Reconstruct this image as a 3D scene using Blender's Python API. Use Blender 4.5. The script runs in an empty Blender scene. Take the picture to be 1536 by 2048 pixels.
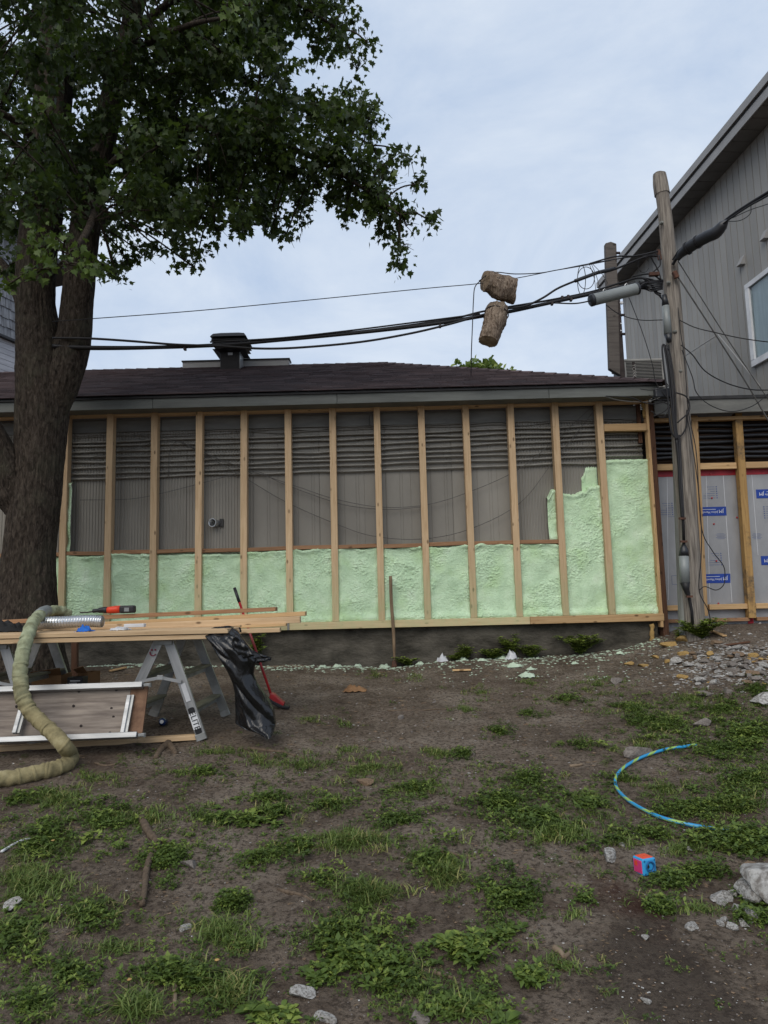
import bpy, bmesh, math, random
import numpy as np
from mathutils import Vector, Matrix, noise as mnoise
random.seed(7); RNG = np.random.default_rng(7)
SC = bpy.context.scene
COL = SC.collection
# ------------------------------------------------------------------ camera
ZC = 0.95
YAW, PITCH, ROLL, FPX = -0.0031857, 0.1176887, -0.0249893, 1420.0
FW = Vector((math.sin(YAW)*math.cos(PITCH), math.cos(YAW)*math.cos(PITCH), math.sin(PITCH)))
_r0 = Vector((math.cos(YAW), -math.sin(YAW), 0)); _u0 = _r0.cross(FW)
CR = math.cos(ROLL)*_r0 + math.sin(ROLL)*_u0
CU = -math.sin(ROLL)*_r0 + math.cos(ROLL)*_u0
CP = Vector((0, 0, ZC))
cd = bpy.data.cameras.new('camera'); cam = bpy.data.objects.new('camera', cd); COL.objects.link(cam)
cam.matrix_world = Matrix(((CR.x, CU.x, -FW.x, 0), (CR.y, CU.y, -FW.y, 0), (CR.z, CU.z, -FW.z, ZC), (0, 0, 0, 1)))
cd.sensor_fit = 'VERTICAL'; cd.sensor_height = 24.0; cd.sensor_width = 18.0
cd.lens = FPX/2048*24.0; cd.clip_end = 1000; cd.clip_start = 0.05
SC.camera = cam
# ------------------------------------------------------------------ sky and sun (overcast)
SUN_EL, SUN_AZ = math.radians(44), math.radians(200)      # azimuth clockwise from +Y: behind the camera
W = bpy.data.worlds.new('World'); SC.world = W; W.use_nodes = True
nt = W.node_tree; nt.nodes.clear()
def wn(t, **k):
    n = nt.nodes.new(t)
    for a, b in k.items(): setattr(n, a, b)
    return n
sky = wn('ShaderNodeTexSky', sky_type='NISHITA', sun_disc=False, sun_elevation=SUN_EL, sun_rotation=SUN_AZ, air_density=1.0, dust_density=3.0)
tc = wn('ShaderNodeTexCoord')
mp = wn('ShaderNodeMapping'); mp.inputs['Scale'].default_value = (1.0, 1.0, 2.2)
nz = wn('ShaderNodeTexNoise'); nz.inputs['Scale'].default_value = 2.6; nz.inputs['Detail'].default_value = 7; nz.inputs['Roughness'].default_value = 0.62; nz.inputs['Distortion'].default_value = 0.4
rmp = wn('ShaderNodeValToRGB')
rmp.color_ramp.elements[0].position = 0.36; rmp.color_ramp.elements[0].color = (4.1, 5.0, 6.45, 1)
rmp.color_ramp.elements[1].position = 0.66; rmp.color_ramp.elements[1].color = (5.75, 6.4, 7.3, 1)
mx = wn('ShaderNodeMix', data_type='RGBA'); mx.inputs[0].default_value = 0.90
bg = wn('ShaderNodeBackground'); bg.inputs['Strength'].default_value = 0.10
out = wn('ShaderNodeOutputWorld')
L = nt.links.new
L(tc.outputs['Generated'], mp.inputs['Vector']); L(mp.outputs['Vector'], nz.inputs['Vector'])
L(nz.outputs['Fac'], rmp.inputs['Fac']); L(sky.outputs['Color'], mx.inputs[6]); L(rmp.outputs['Color'], mx.inputs[7])
L(mx.outputs[2], bg.inputs['Color']); L(bg.outputs['Background'], out.inputs['Surface'])
sd = bpy.data.lights.new('sun', 'SUN'); sd.energy = 1.5; sd.angle = math.radians(50); sd.color = (1.0, 0.93, 0.82)
sun = bpy.data.objects.new('sun', sd); COL.objects.link(sun)
sv = Vector((math.sin(SUN_AZ)*math.cos(SUN_EL), math.cos(SUN_AZ)*math.cos(SUN_EL), math.sin(SUN_EL)))
sun.rotation_euler = sv.to_track_quat('Z', 'Y').to_euler()
vs = SC.view_settings; vs.view_transform = 'Standard'; vs.look = 'None'; vs.exposure = 0.40; vs.gamma = 1.0; vs.use_curve_mapping = False
# ------------------------------------------------------------------ layout helpers
def ray(px, py):
    return FW*FPX + CR*(px-768) - CU*(py-1024)
def H(px, py, Y):                      # the point of the place seen at a pixel, at distance Y
    d = ray(px, py); return CP + d*(Y/d.y)
def hit(px, py, P, N):
    d = ray(px, py); return CP + d*((P-CP).dot(N)/d.dot(N))
def sstep(a, b, x):
    t = np.clip((x-a)/(b-a), 0, 1); return t*t*(3-2*t)
# numpy gradient noise
_PERM = np.random.default_rng(3).permutation(4096)
_G = np.random.default_rng(5).normal(size=(4096, 3)); _G /= np.linalg.norm(_G, axis=1, keepdims=True)
def pnoise(x, y, z=0.0):
    x, y, z = np.broadcast_arrays(np.asarray(x, float), np.asarray(y, float), np.asarray(z, float))
    xi, yi, zi = np.floor(x).astype(int), np.floor(y).astype(int), np.floor(z).astype(int)
    fx, fy, fz = x-xi, y-yi, z-zi
    u, v, w = [t*t*t*(t*(t*6-15)+10) for t in (fx, fy, fz)]
    r = 0
    for a in (0, 1):
        for b in (0, 1):
            for c in (0, 1):
                h = _PERM[(_PERM[(_PERM[(xi+a) & 4095]+yi+b) & 4095]+zi+c) & 4095]
                g = _G[h]
                r = r + (u if a else 1-u)*(v if b else 1-v)*(w if c else 1-w)*(g[..., 0]*(fx-a)+g[..., 1]*(fy-b)+g[..., 2]*(fz-c))
    return r*1.5
def fbm(x, y, z=0.0, o=4):
    s, a = 0, 1.0
    for k in range(o):
        s = s + a*pnoise(np.asarray(x)*2**k+k*17.3, np.asarray(y)*2**k-k*9.1, np.asarray(z)*2**k); a *= .5
    return s
def ground_z(X, Y, fine=True):
    X = np.asarray(X, float); Y = np.asarray(Y, float)
    z = np.interp(Y, [-30, 0, 1.5, 3, 4.5, 5.9, 7, 8, 9.4, 12, 60], [-.7, -.68, -.62, -.52, -.36, -.20, -.10, -.02, .08, .1, .1])
    z = z + .30*sstep(2.9, 4.3, X)*sstep(6.0, 8.8, Y) + .07*sstep(1.6, 3.2, X)*sstep(7.0, 9.2, Y) + .06*sstep(-1.5, -4.5, X)*sstep(7, 9, Y)
    z = z - .06*sstep(1.2, -.2, X)*sstep(-1.5, -.2, X)*sstep(8, 9.4, Y)
    if fine:
        z = z + .030*fbm(X*.9, Y*.9, 3.1, 3) + .010*fbm(X*5, Y*5, 1.7, 3)
    return z
_gx, _gy = np.linspace(-9, 9, 451), np.linspace(.4, 14.4, 351)
_GT = ground_z(*np.meshgrid(_gx, _gy)).tolist()
def gz(X, Y):                           # quick lookup of the ground height
    u, v = min(max((X+9)/.04, 0), 449.99), min(max((Y-.4)/.04, 0), 349.99); i, j = int(u), int(v); u -= i; v -= j
    a, b = _GT[j], _GT[j+1]
    return (a[i]*(1-u)+a[i+1]*u)*(1-v)+(b[i]*(1-u)+b[i+1]*u)*v
def G(px, py, lift=0.0):               # the ground point seen at a pixel
    d = ray(px, py); dx, dz = d.x/d.y, d.z/d.y; lo, hi = 1.0, (9.5 if dx < .39 else 9.7)
    for _ in range(26):
        Y = (lo+hi)/2
        if ZC+dz*Y > gz(dx*Y, Y): lo = Y
        else: hi = Y
    return Vector((dx*Y, Y, gz(dx*Y, Y)+lift))
# ------------------------------------------------------------------ material helpers
MATS = {}
def newmat(name):
    m = bpy.data.materials.new(name); m.use_nodes = True; MATS[name] = m
    t = m.node_tree; b = t.nodes['Principled BSDF']
    return m, t, b
def nd(t, typ, ins=None, **k):
    n = t.nodes.new(typ)
    for a, b in k.items(): setattr(n, a, b)
    for a, b in (ins or {}).items(): n.inputs[a].default_value = b
    return n
def coords(t, scale=(1, 1, 1), rand=True, kind='Object'):
    c = nd(t, 'ShaderNodeTexCoord'); v = c.outputs[kind]
    if rand:
        oi = nd(t, 'ShaderNodeObjectInfo'); ml = nd(t, 'ShaderNodeVectorMath', operation='MULTIPLY_ADD')
        cb = nd(t, 'ShaderNodeCombineXYZ')
        mm = nd(t, 'ShaderNodeMath', {1: 37.0}, operation='MULTIPLY'); t.links.new(oi.outputs['Random'], mm.inputs[0])
        for i in range(3): t.links.new(mm.outputs[0], cb.inputs[i])
        ml.inputs[1].default_value = (1, 1, 1)
        t.links.new(v, ml.inputs[0]); t.links.new(cb.outputs[0], ml.inputs[2]); v = ml.outputs[0]
    mpn = nd(t, 'ShaderNodeMapping', {'Scale': scale}); t.links.new(v, mpn.inputs['Vector'])
    return mpn.outputs['Vector']
def ntex(t, vec, scale, detail=5, rough=.6, dist=0.0):
    n = nd(t, 'ShaderNodeTexNoise', {'Scale': scale, 'Detail': detail, 'Roughness': rough, 'Distortion': dist})
    t.links.new(vec, n.inputs['Vector']); return n.outputs['Fac']
def ramp(t, fac, stops):
    r = nd(t, 'ShaderNodeValToRGB'); e = r.color_ramp.elements
    while len(e) < len(stops): e.new(0.5)
    for i, (p, c) in enumerate(stops):
        e[i].position = p; e[i].color = (*c, 1) if len(c) == 3 else c
    t.links.new(fac, r.inputs['Fac']); return r.outputs['Color']
def mixc(t, fac, a, b, blend='MIX'):
    m = nd(t, 'ShaderNodeMix', data_type='RGBA', blend_type=blend)
    for s, v in ((0, fac), (6, a), (7, b)):
        if isinstance(v, (int, float)): m.inputs[s].default_value = v
        elif isinstance(v, tuple): m.inputs[s].default_value = (*v, 1)
        else: t.links.new(v, m.inputs[s])
    return m.outputs[2]
def bump(t, b, h, strength=.4, dist=.01):
    n = nd(t, 'ShaderNodeBump', {'Strength': strength, 'Distance': dist}); t.links.new(h, n.inputs['Height']); t.links.new(n.outputs['Normal'], b.inputs['Normal'])
def vary(t, col, a, b):          # no two pieces quite the same shade
    oi = nd(t, 'ShaderNodeObjectInfo'); mr = nd(t, 'ShaderNodeMapRange', {3: a, 4: b}); t.links.new(oi.outputs['Random'], mr.inputs[0])
    hs = nd(t, 'ShaderNodeHueSaturation'); t.links.new(mr.outputs[0], hs.inputs['Value']); t.links.new(col, hs.inputs['Color']); return hs.outputs['Color']
def simple(name, c1, c2=None, scale=6, stretch=(1, 1, 1), rough=.7, bmp=.3, bscale=60, bdist=.004, metal=0, detail=6, lo=.35, hi=.65, spec=.3):
    m, t, b = newmat(name)
    b.inputs['Roughness'].default_value = rough; b.inputs['Metallic'].default_value = metal; b.inputs['Specular IOR Level'].default_value = spec
    v = coords(t, stretch)
    c2 = c2 or tuple(x*.75 for x in c1)
    f = ntex(t, v, scale, detail)
    t.links.new(vary(t, ramp(t, f, [(lo, c2), (hi, c1)]), .93, 1.07), b.inputs['Base Color'])
    if bmp: bump(t, b, ntex(t, v, bscale, 4), bmp, bdist)
    return m
def lumber(name, light, dark, weather=None, stain=None):
    # grain runs along local X, knots here and there
    m, t, b = newmat(name); b.inputs['Roughness'].default_value = .75; b.inputs['Specular IOR Level'].default_value = .2
    v = coords(t, (1.2, 26, 26)); v2 = coords(t, (2.2, 5, 5)); v3 = coords(t, (1, 1, 1))
    g = ntex(t, v, 2.0, 6, .65, .6)
    c = ramp(t, g, [(.34, dark), (.54, light), (.75, tuple(min(1, x*1.12) for x in light))])
    vo = nd(t, 'ShaderNodeTexVoronoi', {'Scale': 2.4}); t.links.new(v2, vo.inputs['Vector'])
    kn = ramp(t, vo.outputs['Distance'], [(.10, (1, 1, 1)), (.19, (0, 0, 0))])
    c = mixc(t, kn, c, tuple(x*.38 for x in dark))
    big = ntex(t, v3, 1.3, 3)
    c = mixc(t, ramp(t, big, [(.35, (.0, .0, .0)), (.7, (.55, .55, .55))]), c, tuple(x*.8 for x in light))
    if weather:
        f = ramp(t, ntex(t, v3, 2.2, 5, .7), [(.5, (0, 0, 0)), (.62, (.85, .85, .85))]); c = mixc(t, f, c, weather)
    if stain:   # overspray of foam near the foot of the wall, in world height
        ge = nd(t, 'ShaderNodeNewGeometry'); sp = nd(t, 'ShaderNodeSeparateXYZ'); t.links.new(ge.outputs['Position'], sp.inputs[0])
        mr = nd(t, 'ShaderNodeMapRange', {1: 1.5, 2: .75, 3: 0., 4: .85}); t.links.new(sp.outputs['Z'], mr.inputs[0])
        f = nd(t, 'ShaderNodeMath', operation='MULTIPLY'); t.links.new(mr.outputs[0], f.inputs[0])
        t.links.new(ntex(t, v3, 9, 4), f.inputs[1]); c = mixc(t, f.outputs[0], c, stain)
    t.links.new(vary(t, c, .80, 1.08), b.inputs['Base Color']); bump(t, b, g, .25, .003)
    return m
# ------------------------------------------------------------------ mesh helpers
class MB:
    def __init__(s): s.v = []; s.f = []; s.uv = None
    def add(s, v, f):
        n = len(s.v); s.v += [tuple(x) for x in v]; s.f += [tuple(i+n for i in q) for q in f]; return s
    def box(s, c, d, M=None):
        x, y, z = d[0]/2, d[1]/2, d[2]/2; c = Vector(c)
        vs_ = [Vector(p) for p in ((-x, -y, -z), (x, -y, -z), (x, y, -z), (-x, y, -z), (-x, -y, z), (x, -y, z), (x, y, z), (-x, y, z))]
        if M: vs_ = [M @ p for p in vs_]
        return s.add([p+c for p in vs_], [(0, 3, 2, 1), (4, 5, 6, 7), (0, 1, 5, 4), (1, 2, 6, 5), (2, 3, 7, 6), (3, 0, 4, 7)])
    def box2(s, a, b):
        return s.box([(a[i]+b[i])/2 for i in range(3)], [abs(b[i]-a[i]) for i in range(3)])
    def bar(s, p0, p1, w, h, up=(0, 0, 1)):
        p0, p1 = Vector(p0), Vector(p1); M, ln = frame(p0, p1, up)
        return s.box((p0+p1)/2, (ln, w, h), M)
    def prism(s, pts, off):
        n = len(pts); off = Vector(off); a = [Vector(p) for p in pts]; b = [p+off for p in a]
        return s.add(a+b, [tuple(range(n-1, -1, -1)), tuple(range(n, 2*n))]+[(i, (i+1) % n, n+(i+1) % n, n+i) for i in range(n)])
    def tube(s, path, r, seg=8, cap=True, prof=None):
        P = [Vector(p) for p in path]; n = len(P); R = r if hasattr(r, '__len__') else [r]*n
        t0 = (P[1]-P[0]).normalized(); up = Vector((0, 0, 1)) if abs(t0.z) < .9 else Vector((0, 1, 0))
        a = t0.cross(up).normalized(); base = len(s.v); vv = []
        for i in range(n):
            t = (P[min(i+1, n-1)]-P[max(i-1, 0)]).normalized()
            a = (a-t*a.dot(t)).normalized(); b_ = t.cross(a)
            for k in range(seg):
                an = 2*math.pi*k/seg; q = prof(i, k) if prof else 1.0
                vv.append(P[i]+(a*math.cos(an)+b_*math.sin(an))*R[i]*q)
        ff = [(i*seg+k, i*seg+(k+1) % seg, (i+1)*seg+(k+1) % seg, (i+1)*seg+k) for i in range(n-1) for k in range(seg)]
        if cap: ff += [tuple(range(seg-1, -1, -1)), tuple(range((n-1)*seg, n*seg))]
        return s.add(vv, ff)
    def lathe(s, prof, M, seg=20, close=True):   # prof: (radius, height) along local Z
        vv = [M @ Vector((r*math.cos(2*math.pi*k/seg), r*math.sin(2*math.pi*k/seg), h)) for r, h in prof for k in range(seg)]
        n = len(prof)
        ff = [(i*seg+k, i*seg+(k+1) % seg, (i+1)*seg+(k+1) % seg, (i+1)*seg+k) for i in range(n-1) for k in range(seg)]
        if close: ff += [tuple(range(seg-1, -1, -1)), tuple(range((n-1)*seg, n*seg))]
        return s.add(vv, ff)
    def build(s, name, mat, parent=None, smooth=False, bevel=0, seg=1, **tagk):
        me = bpy.data.meshes.new(name); me.from_pydata(s.v, [], s.f); me.update()
        return link(name, me, mat, parent, smooth, bevel, seg, **tagk)
def frame(p0, p1, up=(0, 0, 1)):
    x = (Vector(p1)-Vector(p0)); ln = x.length; x.normalize(); up = Vector(up)
    if abs(x.dot(up)) > .98: up = Vector((0, 1, 0))
    y = up.cross(x).normalized(); z = x.cross(y)
    return Matrix(((x.x, y.x, z.x), (x.y, y.y, z.y), (x.z, y.z, z.z))), ln
def tag(o, label=None, cat=None, group=None, kind=None):
    if label: o['label'] = label
    if cat: o['category'] = cat
    if group: o['group'] = group
    if kind: o['kind'] = kind
    return o
def link(name, me, mat, parent=None, smooth=False, bevel=0, seg=1, matrix=None, **tagk):
    o = bpy.data.objects.new(name, me); COL.objects.link(o)
    if mat is not None and len(me.materials) == 0: me.materials.append(MATS[mat] if isinstance(mat, str) else mat)
    if smooth is True: me.polygons.foreach_set('use_smooth', [True]*len(me.polygons))
    if matrix is not None: o.matrix_basis = matrix
    if parent is not None:
        o.parent = parent; o.matrix_parent_inverse = world_of(parent).inverted()
    if bevel:
        b = o.modifiers.new('bevel', 'BEVEL'); b.width = bevel; b.segments = seg; b.limit_method = 'ANGLE'; b.angle_limit = math.radians(40)
    return tag(o, **tagk)
def world_of(o):
    m = o.matrix_basis
    return m if o.parent is None else world_of(o.parent) @ o.matrix_parent_inverse @ m
def thing(name, loc, label, cat, group=None, kind=None):
    o = bpy.data.objects.new(name, None); COL.objects.link(o); o.location = loc; o.empty_display_size = .1
    o.matrix_basis = Matrix.Translation(Vector(loc))
    return tag(o, label, cat, group, kind)
def board(name, p0, p1, w, h, mat, parent=None, up=(0, 0, 1), bevel=.003, **tagk):
    # a straight timber; w across, h along up; local X is its length so the grain follows it
    p0, p1 = Vector(p0), Vector(p1); M3, ln = frame(p0, p1, up)
    mb = MB().box((0, 0, 0), (ln, w, h))
    me = bpy.data.meshes.new(name); me.from_pydata(mb.v, [], mb.f); me.update()
    M = Matrix.Translation((p0+p1)/2) @ M3.to_4x4()
    return link(name, me, mat, parent, False, bevel, 1, M, **tagk)
def crom(pts, n=8):
    P = [Vector(p) for p in pts]
    if len(P) < 3: return [P[0].lerp(P[-1], i/n) for i in range(n+1)]
    Q = [P[0]*2-P[1]]+P+[P[-1]*2-P[-2]]; o = []
    for i in range(1, len(Q)-2):
        a, b, c, d = Q[i-1:i+3]
        for k in range(n):
            t = k/n
            o.append(.5*((2*b)+(c-a)*t+(2*a-5*b+4*c-d)*t*t+(3*b-a-3*c+d)*t**3))
    return o+[P[-1]]
def wire(name, pts, r, mat, parent=None, n=8, seg=6, **tagk):
    return MB().tube(crom(pts, n), r, seg).build(name, mat, parent, smooth=True, **tagk)
def grid_mesh(name, V, nx, ny, mat, parent=None, smooth=True, **tagk):
    V = np.asarray(V, np.float32).reshape(-1, 3)
    i = np.arange(ny-1)[:, None]*nx+np.arange(nx-1)[None]
    F = np.stack([i, i+1, i+nx+1, i+nx], -1).reshape(-1, 4)
    return np_mesh(name, V, F, mat, parent, smooth, **tagk)
def np_mesh(name, V, F, mat, parent=None, smooth=False, tint=None, uv=None, **tagk):
    me = bpy.data.meshes.new(name); V = np.asarray(V, np.float32); F = np.asarray(F, np.int32); k = F.shape[1]
    me.vertices.add(len(V)); me.vertices.foreach_set('co', V.ravel())
    me.loops.add(F.size); me.loops.foreach_set('vertex_index', F.ravel())
    me.polygons.add(len(F)); me.polygons.foreach_set('loop_start', np.arange(0, F.size, k, dtype=np.int32))
    if smooth: me.polygons.foreach_set('use_smooth', np.ones(len(F), bool))
    if tint is not None:
        a = me.attributes.new('tint', 'FLOAT', 'POINT'); a.data.foreach_set('value', np.asarray(tint, np.float32))
    me.update(calc_edges=True)
    return link(name, me, mat, parent, False, **tagk)
def text_part(name, body, size, M, mat, parent=None, extr=.0008, **tagk):
    c = bpy.data.curves.new(name, 'FONT'); c.body = body; c.size = size; c.align_x = 'CENTER'; c.align_y = 'CENTER'; c.extrude = extr; c.resolution_u = 2
    o = bpy.data.objects.new(name, c); COL.objects.link(o)
    me = bpy.data.meshes.new_from_object(o); bpy.data.objects.remove(o); bpy.data.curves.remove(c)
    return link(name, me, mat, parent, matrix=M, **tagk)
def face_to_cam(c, ang=0.0, yaw=0.0, pitch=0.0):    # text plane standing in XZ, facing -Y
    return Matrix.Translation(Vector(c)) @ Matrix.Rotation(yaw, 4, 'Z') @ Matrix.Rotation(math.pi/2+pitch, 4, 'X') @ Matrix.Rotation(ang, 4, 'Z')
# ------------------------------------------------------------------ materials
PINE, PINED = (.60, .43, .26), (.46, .30, .165)
lumber('pine', PINE, PINED); lumber('pine_wall', PINE, PINED, stain=(.36, .42, .22)); lumber('pine_orange', (.56, .37, .19), (.41, .245, .115))
lumber('pine_stained', (.45, .28, .11), (.29, .16, .06), weather=(.085, .07, .055))
lumber('pine_red', (.33, .185, .10), (.21, .11, .055)); lumber('grey_timber', (.125, .11, .10), (.055, .048, .044)); lumber('brown_post', (.10, .05, .03), (.05, .025, .015))
simple('siding', (.245, .230, .200), (.20, .187, .163), 2.0, (1, 1, .4), rough=.5, bmp=.15, bscale=40)
simple('header_grey', (.165, .165, .152), (.12, .12, .112), 3, (1, 1, 4), rough=.6)
simple('fascia_grey', (.150, .158, .145), (.095, .10, .092), 2.2, (.7, 1, 5), rough=.55, bmp=.2)
simple('conduit', (.215, .205, .182), (.15, .143, .128), 5, rough=.38, bmp=.1, spec=.5)
simple('concrete', (.105, .094, .076), (.030, .027, .021), 3.0, (.8, 1, 1.6), rough=.95, bmp=.9, bscale=22, bdist=.02, detail=10, lo=.36, hi=.64)
simple('drip', (.035, .033, .033), (.02, .02, .02), rough=.5)
simple('vent_black', (.022, .020, .022), (.014, .013, .014), rough=.45)
simple('galv', (.62, .63, .64), (.48, .49, .50), 9, rough=.32, metal=.85, bmp=.1)
simple('alu', (.40, .405, .41), (.24, .245, .25), 5, (.3, 3, 3), rough=.45, metal=.6, bmp=.12, bscale=90)
simple('alu_dull', (.36, .37, .37), (.22, .22, .21), 6, (1, 1, 1), rough=.5, metal=.7, bmp=.15)
simple('step_wood', (.21, .20, .14), (.12, .115, .08), 4, rough=.8)
simple('ply', (.285, .24, .20), (.13, .105, .09), 2.2, (1.2, 14, 14), rough=.85, bmp=.3, detail=8, lo=.36, hi=.66)
simple('ply_end', (.20, .115, .07), (.12, .065, .04), 3, (6, 1, 6), rough=.85)
simple('grey_siding', (.315, .305, .285), (.26, .252, .236), 1.4, (1, 1, .35), rough=.55, bmp=.1)
simple('soffit_grey', (.15, .145, .14), (.12, .115, .11), 3, rough=.6, bmp=.1)
simple('trim_grey', (.33, .325, .32), (.27, .265, .26), 2, rough=.5, bmp=.1)
simple('white_paint', (.70, .71, .73), (.55, .56, .58), 5, rough=.5, bmp=.1)
simple('curtain', (.66, .72, .74), (.50, .56, .58), 3, (6, 6, .4), rough=.9)
simple('foil', (.34, .34, .345), (.27, .27, .275), 3, (1, 1, .5), rough=.5, metal=.35, bmp=.5, bscale=26, bdist=.006)
simple('red_tape', (.42, .022, .035), (.25, .012, .02), 6, rough=.4)
simple('logo_blue', (.018, .055, .30), (.014, .045, .25), rough=.45, bmp=0)
simple('print_blue', (.10, .13, .26), (.08, .11, .22), rough=.5, bmp=0)
simple('print_white', (.62, .63, .66), (.55, .56, .6), rough=.5, bmp=0)
simple('pole_wood', (.29, .258, .222), (.085, .072, .062), 2.2, (22, 22, 1.1), rough=.95, bmp=1.0, bscale=2.4, bdist=.02, detail=9, lo=.30, hi=.60)
simple('pole_grey', (.20, .205, .19), (.11, .11, .10), 2.0, (7, 7, .6), rough=.9, bmp=.5, bscale=7, bdist=.01)
simple('cable_black', (.016, .015, .017), (.010, .010, .011), 8, rough=.5, bmp=.1)
simple('wire_grey', (.10, .095, .09), (.06, .058, .055), rough=.6)
simple('rust', (.12, .055, .035), (.05, .025, .018), 14, rough=.8)
simple('steel_dark', (.055, .042, .040), (.03, .024, .023), 9, rough=.6, metal=.4)
simple('closure_grey', (.215, .235, .235), (.165, .18, .18), 3, rough=.42, bmp=.08, spec=.5)
simple('rubber', (.02, .022, .027), (.012, .013, .016), 6, rough=.42, bmp=.1, spec=.5)
simple('ac_grey', (.34, .335, .32), (.27, .265, .25), 4, rough=.5)
simple('yellow_foam', (.44, .29, .11), (.26, .165, .06), 9, rough=.9, bmp=.6, bscale=40)
simple('cardboard', (.24, .135, .065), (.17, .09, .042), 4, rough=.9)
simple('red_paint', (.42, .020, .025), (.24, .012, .015), 9, rough=.35, bmp=.15, spec=.5)
simple('orange_plastic', (.62, .055, .02), (.50, .04, .015), 5, rough=.4)
simple('black_plastic', (.022, .022, .025), (.014, .014, .016), 5, rough=.45)
simple('blue_cloth', (.02, .14, .50), (.012, .08, .34), 12, rough=.8)
simple('blue_plastic', (.035, .30, .58), (.025, .24, .50), 5, rough=.4, bmp=.05, spec=.5)
simple('blue_dark', (.02, .12, .30), (.015, .09, .24), 5, rough=.4, bmp=0)
simple('orange_toy', (.70, .085, .035), (.58, .06, .03), 5, rough=.4, bmp=0)
simple('pink_toy', (.66, .06, .20), (.52, .04, .15), 9, rough=.4, bmp=0)
simple('handle_wood', (.24, .17, .105), (.13, .088, .055), 4, (8, 8, 1), rough=.85)
simple('stone_grey', (.22, .195, .175), (.125, .108, .096), 6, rough=.95, bmp=.6, bscale=30, bdist=.006)
simple('stone_white', (.42, .41, .39), (.16, .145, .13), 5, rough=.95, bmp=.7, bscale=40, bdist=.008, lo=.38, hi=.58)
simple('stone_brown', (.22, .15, .095), (.11, .075, .05), 8, rough=.95, bmp=.6, bscale=30)
simple('foam_scrap', (.50, .60, .47), (.36, .45, .34), 20, rough=.9)
simple('paper_white', (.55, .56, .58), (.42, .43, .45), 9, rough=.8)
simple('shake', (.27, .275, .29), (.13, .13, .14), 3, (5, 5, .6), rough=.9, bmp=.4, bscale=20)
simple('white_board', (.48, .47, .49), (.38, .37, .39), 3, (.4, 1, 6), rough=.6)
simple('root', (.13, .095, .065), (.07, .05, .035), 8, (6, 6, 1), rough=.95, bmp=.6, bscale=30)
simple('log_end', (.24, .18, .125), (.13, .095, .065), 7, rough=.95, bmp=.4)
simple('fabric_black', (.02, .02, .021), (.012, .012, .012), 12, rough=.9)
simple('purple_paint', (.20, .012, .04), (.16, .01, .03), rough=.5, bmp=0)
simple('bottle_blue', (.01, .035, .12), (.008, .025, .09), rough=.15, bmp=0, spec=.6)
simple('wood_backing', (.085, .050, .030), (.022, .014, .010), 3, (.5, 1, 9), rough=.9, bmp=.4, lo=.3, hi=.7)
def mat_soil():
    m, t, b = newmat('soil'); b.inputs['Roughness'].default_value = .95; b.inputs['Specular IOR Level'].default_value = .15
    v = coords(t, rand=False)
    c = ramp(t, ntex(t, v, 1.6, 8, .68), [(.38, (.140, .104, .076)), (.52, (.245, .192, .146)), (.62, (.385, .318, .255))])
    c = mixc(t, ramp(t, ntex(t, v, 9, 6, .7), [(.40, (0, 0, 0)), (.66, (.7, .7, .7))]), c, (.36, .290, .225))
    c = mixc(t, ramp(t, ntex(t, v, 38, 5, .7), [(.40, (.85, .85, .85)), (.52, (0, 0, 0))]), c, (.085, .064, .049))
    c = mixc(t, ramp(t, ntex(t, v, .7, 3), [(.54, (0, 0, 0)), (.70, (.6, .6, .6))]), c, (.140, .092, .068))
    pd = G(1290, 1960); dd_ = nd(t, 'ShaderNodeVectorMath', operation='DISTANCE'); dd_.inputs[1].default_value = pd; t.links.new(v, dd_.inputs[0])
    ad1 = nd(t, 'ShaderNodeMath', {1: 1.2}, operation='MULTIPLY_ADD'); t.links.new(ntex(t, v, 2.2, 5), ad1.inputs[0]); t.links.new(dd_.outputs['Value'], ad1.inputs[2])
    c = mixc(t, ramp(t, ad1.outputs[0], [(.85, (.62, .62, .62)), (1.0, (0, 0, 0))]), c, (.085, .065, .052))
    pr = G(1240, 1800); dv = nd(t, 'ShaderNodeVectorMath', operation='DISTANCE'); dv.inputs[1].default_value = pr; t.links.new(v, dv.inputs[0])
    ad0 = nd(t, 'ShaderNodeMath', {1: .9}, operation='MULTIPLY_ADD'); t.links.new(ntex(t, v, 5, 5), ad0.inputs[0]); t.links.new(dv.outputs['Value'], ad0.inputs[2])
    c = mixc(t, ramp(t, ad0.outputs[0], [(.50, (.8, .8, .8)), (.72, (0, 0, 0))]), c, (.080, .034, .024))
    vo = nd(t, 'ShaderNodeTexVoronoi', {'Scale': 75.0}); t.links.new(v, vo.inputs['Vector'])
    sp = ramp(t, vo.outputs['Distance'], [(.10, (1, 1, 1)), (.16, (0, 0, 0))])
    rare = ramp(t, ntex(t, v, 14, 2), [(.55, (0, 0, 0)), (.62, (1, 1, 1))])
    c = mixc(t, mixc(t, 1.0, sp, rare, 'MULTIPLY'), c, (.30, .28, .25))
    t.links.new(c, b.inputs['Base Color'])
    ad = nd(t, 'ShaderNodeMath', {1: .6}, operation='MULTIPLY_ADD'); t.links.new(ntex(t, v, 30, 8, .75), ad.inputs[0]); t.links.new(ntex(t, v, 110, 4, .7), ad.inputs[2])
    bump(t, b, ad.outputs[0], 1.0, .06)
mat_soil()
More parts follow.
